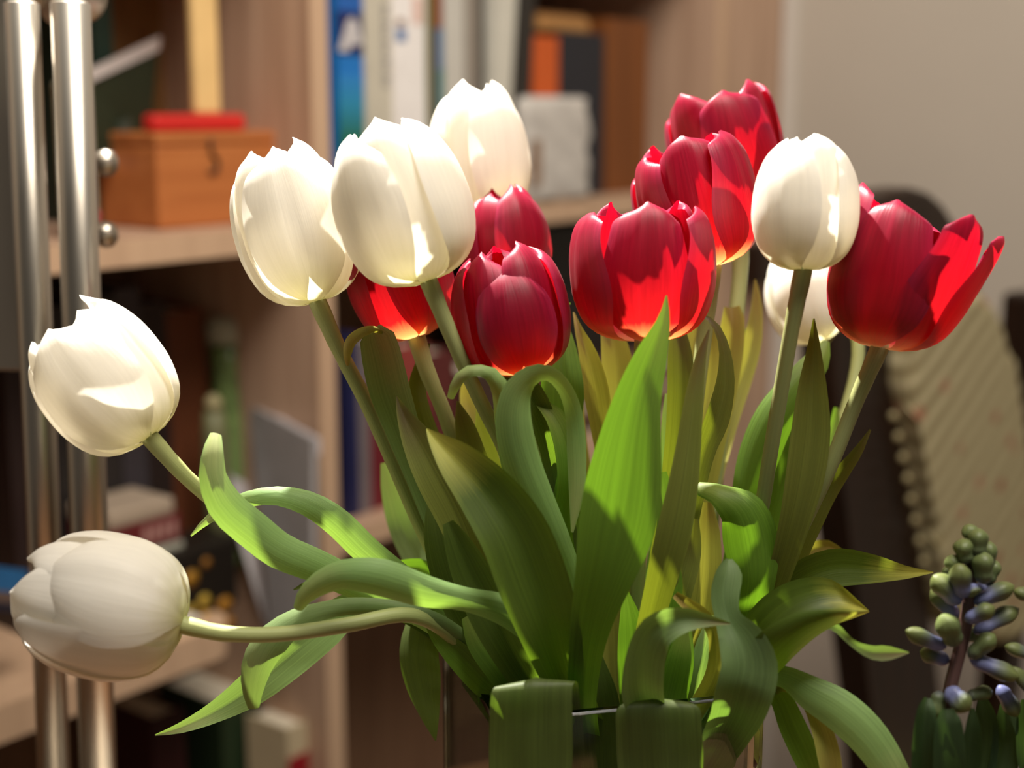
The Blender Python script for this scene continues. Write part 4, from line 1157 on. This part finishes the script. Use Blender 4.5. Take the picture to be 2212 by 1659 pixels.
# red bar with pale stick
t0 = shp(328, 262, 0.07)[0]; t1 = shp(528, 262, 0.07)[0]
zr0 = zb1 + 0.0005; zr1 = shp(430, 246, 0.07)[1]
tc_ = (t0 + t1) / 2
rb = sh_thing('wooden_scraper', tc_, 0.075, zr0, 'pale wooden stick standing in a red crossbar on the pine box', 'tool')
box('crossbar', (-(t1 - t0)/2, -0.008, 0), ((t1 - t0)/2, 0.010, zr1 - zr0), cmat((214, 48, 44), 0.35), rb, 0.004)
sx0 = shp(424, 150, 0.07)[0] - tc_; sx1 = shp(478, 150, 0.07)[0] - tc_
box('handle', (sx0, -0.004, zr1 - zr0), (sx1, 0.006, zr1 - zr0 + 0.16), cmat((244, 206, 140)), rb, 0.003)
# brown board behind
t0 = shp(262, 100, 0.17)[0]; t1 = shp(430, 100, 0.17)[0]
bb = sh_thing('wooden_board', (t0 + t1) / 2, 0.205, ZU, 'tall brown board leaning at the back of the left compartment', 'board')
box('board_body', (-(t1 - t0)/2, 0.0, 0), ((t1 - t0)/2, 0.015, 0.24), wood('brown_board_wood', srgb(120, 84, 46), srgb(142, 104, 60)), bb, 0.002)
box('board_rim', (-(t1 - t0)/2, -0.004, 0.02), (-(t1 - t0)/2 + 0.012, 0.0, 0.24), cmat((96, 62, 34)), bb)
# dark green card with white borders, leaning
def sheet(name, quad, n_list, thick, mat, label, cat, parts=()):
    """a stiff card given by four pixels and the depth of each inside the bookcase"""
    P = []
    for (x, y), n_ in zip(quad, n_list):
        t_, z_ = shp(x, y, n_)
        P.append(Vector((t_, n_, z_)))
    zmin = min(p.z for p in P)
    c_ = sum(P, Vector()) / 4
    o_ = Vector((c_.x, c_.y, zmin))
    e = sh_thing(name, o_.x, o_.y, o_.z, label, cat)
    nrm = (P[1] - P[0]).cross(P[3] - P[0]).normalized()
    def bil(u, v):
        return (P[0] * (1-u) + P[1] * u) * (1-v) + (P[3] * (1-u) + P[2] * u) * v - o_
    def piece(nm, u0, u1, v0, v1, m_, lift):
        c4 = [bil(u0, v0), bil(u1, v0), bil(u1, v1), bil(u0, v1)]
        bm = bmesh.new()
        sgn = 1 if nrm.y < 0 else -1
        vs = [bm.verts.new(p + nrm * sgn * lift) for p in c4]
        f = bm.faces.new(vs)
        ex = bmesh.ops.extrude_face_region(bm, geom=[f])
        for g_ in ex['geom']:
            if isinstance(g_, bmesh.types.BMVert):
                g_.co += nrm * sgn * (-thick)
        return bm_obj(nm, bm, m_, e)
    piece('card', 0, 1, 0, 1, mat, 0.0)
    for nm, u0, u1, v0, v1, m_ in parts:
        piece(nm, u0, u1, v0, v1, m_, thick * 0.4 + 0.0006)
    return e
sheet('picture_card', [(170, 160), (345, 78), (322, 325), (215, 372)], [0.10, 0.14, 0.14, 0.10], 0.002, cmat((38, 50, 34)), 'dark green card with white top and bottom borders, leaning by the tin', 'card',
      [('white_border', 0, 1, 0, 0.12, cmat((206, 198, 194))), ('white_border', 0, 1, 0.88, 1, cmat((206, 198, 194))), ('faint_print', 0.4, 0.6, 0.62, 0.74, cmat((66, 78, 70)))])
# tall pale tin
t0 = shp(188, 330, 0.01)[0]; t1 = shp(254, 330, 0.01)[0]; zt3 = shp(212, 192, 0.01)[1]
tin = sh_thing('tin', (t0 + t1)/2, 0.045, ZU, 'tall pale tin with red and yellow spots on the upper shelf', 'tin')
rt = (t1 - t0) / 2
lathe('tin_body', [(rt*0.97, 0), (rt, 0.002), (rt, zt3 - ZU - 0.004), (rt*0.96, zt3 - ZU - 0.002)], cmat((196, 190, 160)), tin, 28)
lathe('tin_lid', [(rt*1.02, zt3 - ZU - 0.004), (rt*1.03, zt3 - ZU + 0.004), (rt*0.9, zt3 - ZU + 0.006)], cmat((186, 180, 150)), tin, 28)
for dx, zf, c in ((0.4, 0.09, (200, 110, 110)), (-0.1, 0.20, (214, 170, 70)), (0.5, 0.15, (196, 90, 96)), (0.0, 0.75, (220, 110, 110))):
    a = math.radians(-90) + dx
    lathe('spot_print', [(0.004, -0.0004), (0.004, 0.0005)], cmat(c), tin, 14, (rt * math.cos(a), rt * math.sin(a) , (zt3 - ZU) * zf), 'Y')
b = book(196, 240, -60, 0.13, 0.12, ZU, cmat((26, 44, 34)), 'dark green book standing behind the tin')
# --- middle left compartment (below the upper shelf)
ZL = z_lo_top
DG = 'dark books in the shade of the middle left compartment'
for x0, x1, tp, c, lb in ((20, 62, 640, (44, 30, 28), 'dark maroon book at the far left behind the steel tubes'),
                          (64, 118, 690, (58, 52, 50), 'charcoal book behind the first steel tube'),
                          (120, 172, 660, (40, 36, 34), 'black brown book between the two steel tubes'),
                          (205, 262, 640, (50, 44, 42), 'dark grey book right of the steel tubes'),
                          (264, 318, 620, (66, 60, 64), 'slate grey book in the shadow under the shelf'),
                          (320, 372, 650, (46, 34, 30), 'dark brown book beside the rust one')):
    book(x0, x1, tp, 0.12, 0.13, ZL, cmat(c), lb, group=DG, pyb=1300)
b = book(376, 470, 670, 0.14, 0.12, ZL, cmat((112, 62, 36)), 'rust brown folder leaning in the middle left compartment', tilt=math.radians(-3), pyb=1200, cat='folder', name='folder')
# green and white figurine bottle
t0, z0_ = shp(536, 800, 0.10)
M['green_glaze'] = plain('green_glazed_ceramic', srgb(112, 134, 80), 0.2, noise=0.35, scale=45)
fz0 = ZL
fh = shp(536, 690, 0.10)[1] - fz0
fr_ = 0.5 * (shp(572, 800, 0.10)[0] - shp(504, 800, 0.10)[0])
fig = sh_thing('ceramic_bottle', t0, 0.13, fz0, 'slim green and white glazed bottle in the middle left compartment', 'bottle')
lathe('bottle_body', [(fr_*0.9, 0), (fr_, 0.01), (fr_*1.0, fh*0.55), (fr_*0.9, fh*0.7), (fr_*0.75, fh*0.8), (fr_*0.85, fh*0.9)], M['green_glaze'], fig, 24)
lathe('bottle_cap', [(fr_*0.95, fh*0.9), (fr_*1.0, fh*0.96), (fr_*0.7, fh)], cmat((186, 190, 168)), fig, 24)
t0, z0_ = shp(462, 900, 0.08)
fh = shp(462, 852, 0.08)[1] - ZL
fr_ = 0.5 * (shp(484, 880, 0.08)[0] - shp(440, 880, 0.08)[0])
fg2 = sh_thing('ceramic_bottle', t0, 0.08, ZL, 'small olive glazed bottle in front of the rust folder', 'bottle')
lathe('bottle_body', [(fr_, 0), (fr_*1.1, fh*0.5), (fr_, fh*0.8), (fr_*0.8, fh*0.92)], cmat((112, 112, 78)), fg2, 20)
lathe('bottle_stopper', [(fr_*0.7, fh*0.92), (fr_*0.7, fh*0.97), (fr_*0.3, fh)], cmat((160, 150, 110)), fg2, 16)
# papers and magazines leaning against the upright
MG = 'papers leaning beside the upright panel'
sheet('magazine', [(548, 872), (686, 948), (684, 1290), (600, 1420)], [0.10, -0.012, -0.012, 0.05], 0.006, cmat((176, 172, 172)), 'grey white magazine leaning beside the upright panel', 'magazine',
      [('photo_print', 0.45, 0.9, 0.30, 0.55, cmat((92, 70, 64))), ('white_border', 0, 1, 0, 0.10, cmat((214, 208, 212)))])
sheet('paper_sheet', [(470, 1010), (560, 1060), (672, 1400), (600, 1440)], [0.12, 0.10, 0.06, 0.07], 0.002, cmat((190, 184, 186)), 'pale sheet of paper slanting down in front of the magazine', 'paper',
      [('torn_margin', 0, 0.12, 0, 1, cmat((214, 208, 208)))])
sheet('folder', [(455, 900), (545, 890), (560, 1120), (470, 1130)], [0.16, 0.13, 0.13, 0.16], 0.003, cmat((176, 104, 86)), 'salmon coloured folder behind the slanting paper', 'folder',
      [('folder_tab', 0.05, 0.4, 0.0, 0.08, cmat((196, 130, 110)))])
t0 = shp(676, 1000, 0.02)[0]; t1 = shp(716, 1000, 0.02)[0]
zs1 = shp(696, 985, 0.02)[1]; zs0 = shp(696, 1300, 0.02)[1]
stk = sh_thing('wooden_stick', (t0 + t1)/2 - 0.006, 0.02, ZB, 'pale wooden stick standing against the upright panel', 'stick')
box('stick_body', (-(t1 - t0)/2, 0, 0), ((t1 - t0)/2, 0.012, zs1 - ZB), cmat((206, 168, 116)), stk, 0.002)
box('stick_tip', (-(t1 - t0)/2 + 0.002, 0.001, zs1 - ZB), ((t1 - t0)/2 - 0.002, 0.011, zs1 - ZB + 0.006), cmat((186, 146, 96)), stk, 0.001)
# red and white carton on a stack
t0 = shp(236, 1140, 0.05)[0]; t1 = shp(392, 1140, 0.05)[0]
zc0, zc1, zc2 = shp(310, 1190, 0.05)[1], shp(310, 1128, 0.05)[1], shp(310, 1090, 0.05)[1]
sb = sh_thing('book_stack_box', (t0 + t1)/2, 0.05, ZL, 'grey storage box under the red carton', 'box')
box('body', (-(t1 - t0)/2, 0, 0), ((t1 - t0)/2, 0.06, zc0 - ZL - 0.001), cmat((120, 124, 104)), sb, 0.002)
box('lid', (-(t1 - t0)/2 - 0.001, -0.001, zc0 - ZL - 0.012), ((t1 - t0)/2 + 0.001, 0.061, zc0 - ZL - 0.001), cmat((178, 176, 160)), sb, 0.001)
rc = sh_thing('carton', (t0 + t1)/2, 0.05, zc0, 'dark red carton with a pale lid and pale lettering behind the lower white tulip', 'carton')
box('body', (-(t1 - t0)/2, 0, 0), ((t1 - t0)/2, 0.06, zc1 - zc0), cmat((104, 34, 36)), rc, 0.002)
box('lid', (-(t1 - t0)/2, 0, zc1 - zc0), ((t1 - t0)/2 - 0.006, 0.06, zc2 - zc0), cmat((176, 158, 138)), rc, 0.003)
for k in range(4):
    x_ = -0.004 + k * (t1 - t0) * 0.13
    box('letter_stroke', (x_, -0.0006, (zc1 - zc0) * 0.25), (x_ + (t1 - t0) * 0.09, 0.0002, (zc1 - zc0) * 0.8), cmat((176, 130, 122)), rc)
# black gift box with yellow dots
t0 = shp(392, 1260, 0.03)[0]; t1 = shp(522, 1260, 0.03)[0]; zt4 = shp(455, 1180, 0.03)[1]
yb = sh_thing('dotted_box', (t0 + t1)/2, 0.035, ZL, 'black box with round yellow dots on the lower shelf', 'box')
box('body', (-(t1 - t0)/2, 0, 0), ((t1 - t0)/2, 0.05, zt4 - ZL - 0.01), cmat((26, 20, 14)), yb, 0.002)
box('lid', (-(t1 - t0)/2 - 0.001, -0.001, zt4 - ZL - 0.01), ((t1 - t0)/2 + 0.001, 0.051, zt4 - ZL), cmat((30, 24, 18)), yb, 0.002)
for (x, y, r_, c) in ((420, 1252, 22, (168, 120, 30)), (448, 1300, 18, (196, 164, 60)), (418, 1322, 17, (180, 150, 50)), (492, 1310, 24, (170, 116, 26)), (450, 1342, 24, (206, 158, 44)), (500, 1350, 20, (168, 112, 26)), (405, 1352, 20, (190, 140, 40)), (452, 1218, 14, (150, 100, 30))):
    q_ = shp(x, y, 0.03)
    lathe('yellow_dot', [(r_ * 0.00036, -0.0004), (r_ * 0.00036, 0.0006)], cmat(c), yb, 18, (q_[0] - (t0 + t1)/2, -0.001, q_[1] - ZL), 'Y')
# white notebook on the lower board
q0, q1 = shp(235, 1470, 0.02), shp(425, 1420, 0.02)
nb = sh_thing('notebook', (q0[0] + q1[0]) / 2, 0.012, ZL, 'white notebook lying on the front of the lower shelf', 'notebook')
box('page_block', (-(q1[0] - q0[0])/2, 0, 0.0), ((q1[0] - q0[0])/2, 0.05, 0.008), M['pages'], nb, 0.001)
box('cover', (-(q1[0] - q0[0])/2 - 0.001, -0.001, 0.008), ((q1[0] - q0[0])/2 + 0.001, 0.052, 0.010), cmat((226, 220, 212)), nb, 0.0008)
# picture at the left edge: blue sky over a brown strip
pc = sheet('postcard', [(-60, 1215), (60, 1232), (60, 1322), (-60, 1318)], [0.0, 0.03, 0.03, 0.0], 0.002, cmat((40, 110, 170)), 'postcard with blue sky and brown land at the left edge', 'postcard',
      [('land_print', 0, 1, 0.55, 0.8, cmat((112, 90, 80))), ('dark_print', 0, 1, 0.8, 1, cmat((24, 22, 46)))])
# --- lower left compartment
b = book(480, 600, 1500, 0.10, 0.10, ZB, cmat((40, 56, 34)), 'dark green box file under the lower shelf', cat='box file', pyb=1659, name='box_file')
b = book(622, 690, 1560, 0.03, 0.06, ZB, cmat((200, 184, 150)), 'cream book with a red foot at the bottom of the bookcase', pyb=1700)
zz = lambda py: (shp(656, py, 0.03)[1] - ZB) / b['_h']
printed(b, 0, 1, 0, zz(1625), cmat((150, 22, 34)), 'red_band')
b = book(330, 400, 1540, 0.10, 0.12, ZB, cmat((58, 22, 26)), 'dark red book in the black lower compartment', pyb=1659)
# --- middle right compartment
Z3 = z_up_top - 0.30
RGP = 'books in the middle right compartment behind the stems'
for x0, x1, tp, c, lb in ((752, 775, 720, (30, 34, 78), 'navy book right of the upright panel'),
                          (776, 800, 740, (120, 110, 112), 'grey book between the navy and the red ones'),
                          (801, 862, 735, (112, 30, 40), 'wine red book behind the left stems'),
                          (863, 925, 745, (150, 62, 56), 'brick red book behind the left stems'),
                          (926, 985, 760, (96, 40, 38), 'dark red book behind the stems'),
                          (1010, 1090, 800, (70, 50, 40), 'brown book deep behind the centre stems')):
    book(x0, x1, tp, 0.03, 0.18, Z3, cmat(c), lb, group=RGP, pyb=1200)
# stacked papers and dark case behind the middle
zt5 = shp(1290, 760, 0.05)[1]
t0 = shp(1205, 900, 0.05)[0]; t1 = shp(1440, 900, 0.05)[0]
zz_ = Z3
ORD = ['lowest', 'second', 'third', 'fourth', 'fifth', 'sixth', 'seventh', 'eighth', 'ninth', 'tenth', 'eleventh', 'twelfth'] + ['upper'] * 30
cols = [(150, 112, 92), (60, 44, 38), (126, 96, 80), (44, 34, 30), (168, 132, 112), (70, 52, 44), (110, 84, 70), (140, 104, 86), (52, 40, 36), (128, 100, 84), (150, 40, 44), (96, 76, 66)]
k = 0
while zz_ < zt5 - 0.004 and k < 40:
    hgt = 0.008 + 0.007 * ((k * 37) % 5) / 4
    sh_ = 0.006 * math.sin(k * 2.3)
    m_ = sh_thing('magazine', (t0 + t1)/2 + sh_, 0.05 + 0.005 * math.sin(k * 1.7), zz_, ORD[k] + ' magazine of the flat stack behind the tulips, counted from its bottom', 'magazine', 'flat stack of magazines behind the tulips')
    wv = (t1 - t0) / 2
    box('page_block', (-wv + 0.001, 0.001, 0.001), (wv - 0.001, 0.17, hgt - 0.001), M['pages'] if k % 3 == 0 else cmat(cols[k % 12]), m_, 0.0)
    box('cover', (-wv, 0, hgt - 0.001), (wv, 0.172, hgt), cmat(cols[(k + 5) % 12]), m_)
    zz_ += hgt
    k += 1
ca = sh_thing('black_case', (t0 + t1)/2 - 0.01, 0.06, zz_, 'black case standing on the magazine stack under the shelf', 'case')
wv = (t1 - t0) / 2 + 0.03
hc = max(0.02, z_up_bot - 0.012 - zz_)
box('body', (-wv, 0, 0), (wv, 0.14, hc * 0.55), cmat((22, 18, 16)), ca, 0.003)
box('lid', (-wv, 0, hc * 0.56), (wv, 0.14, hc), cmat((16, 13, 12)), ca, 0.003)
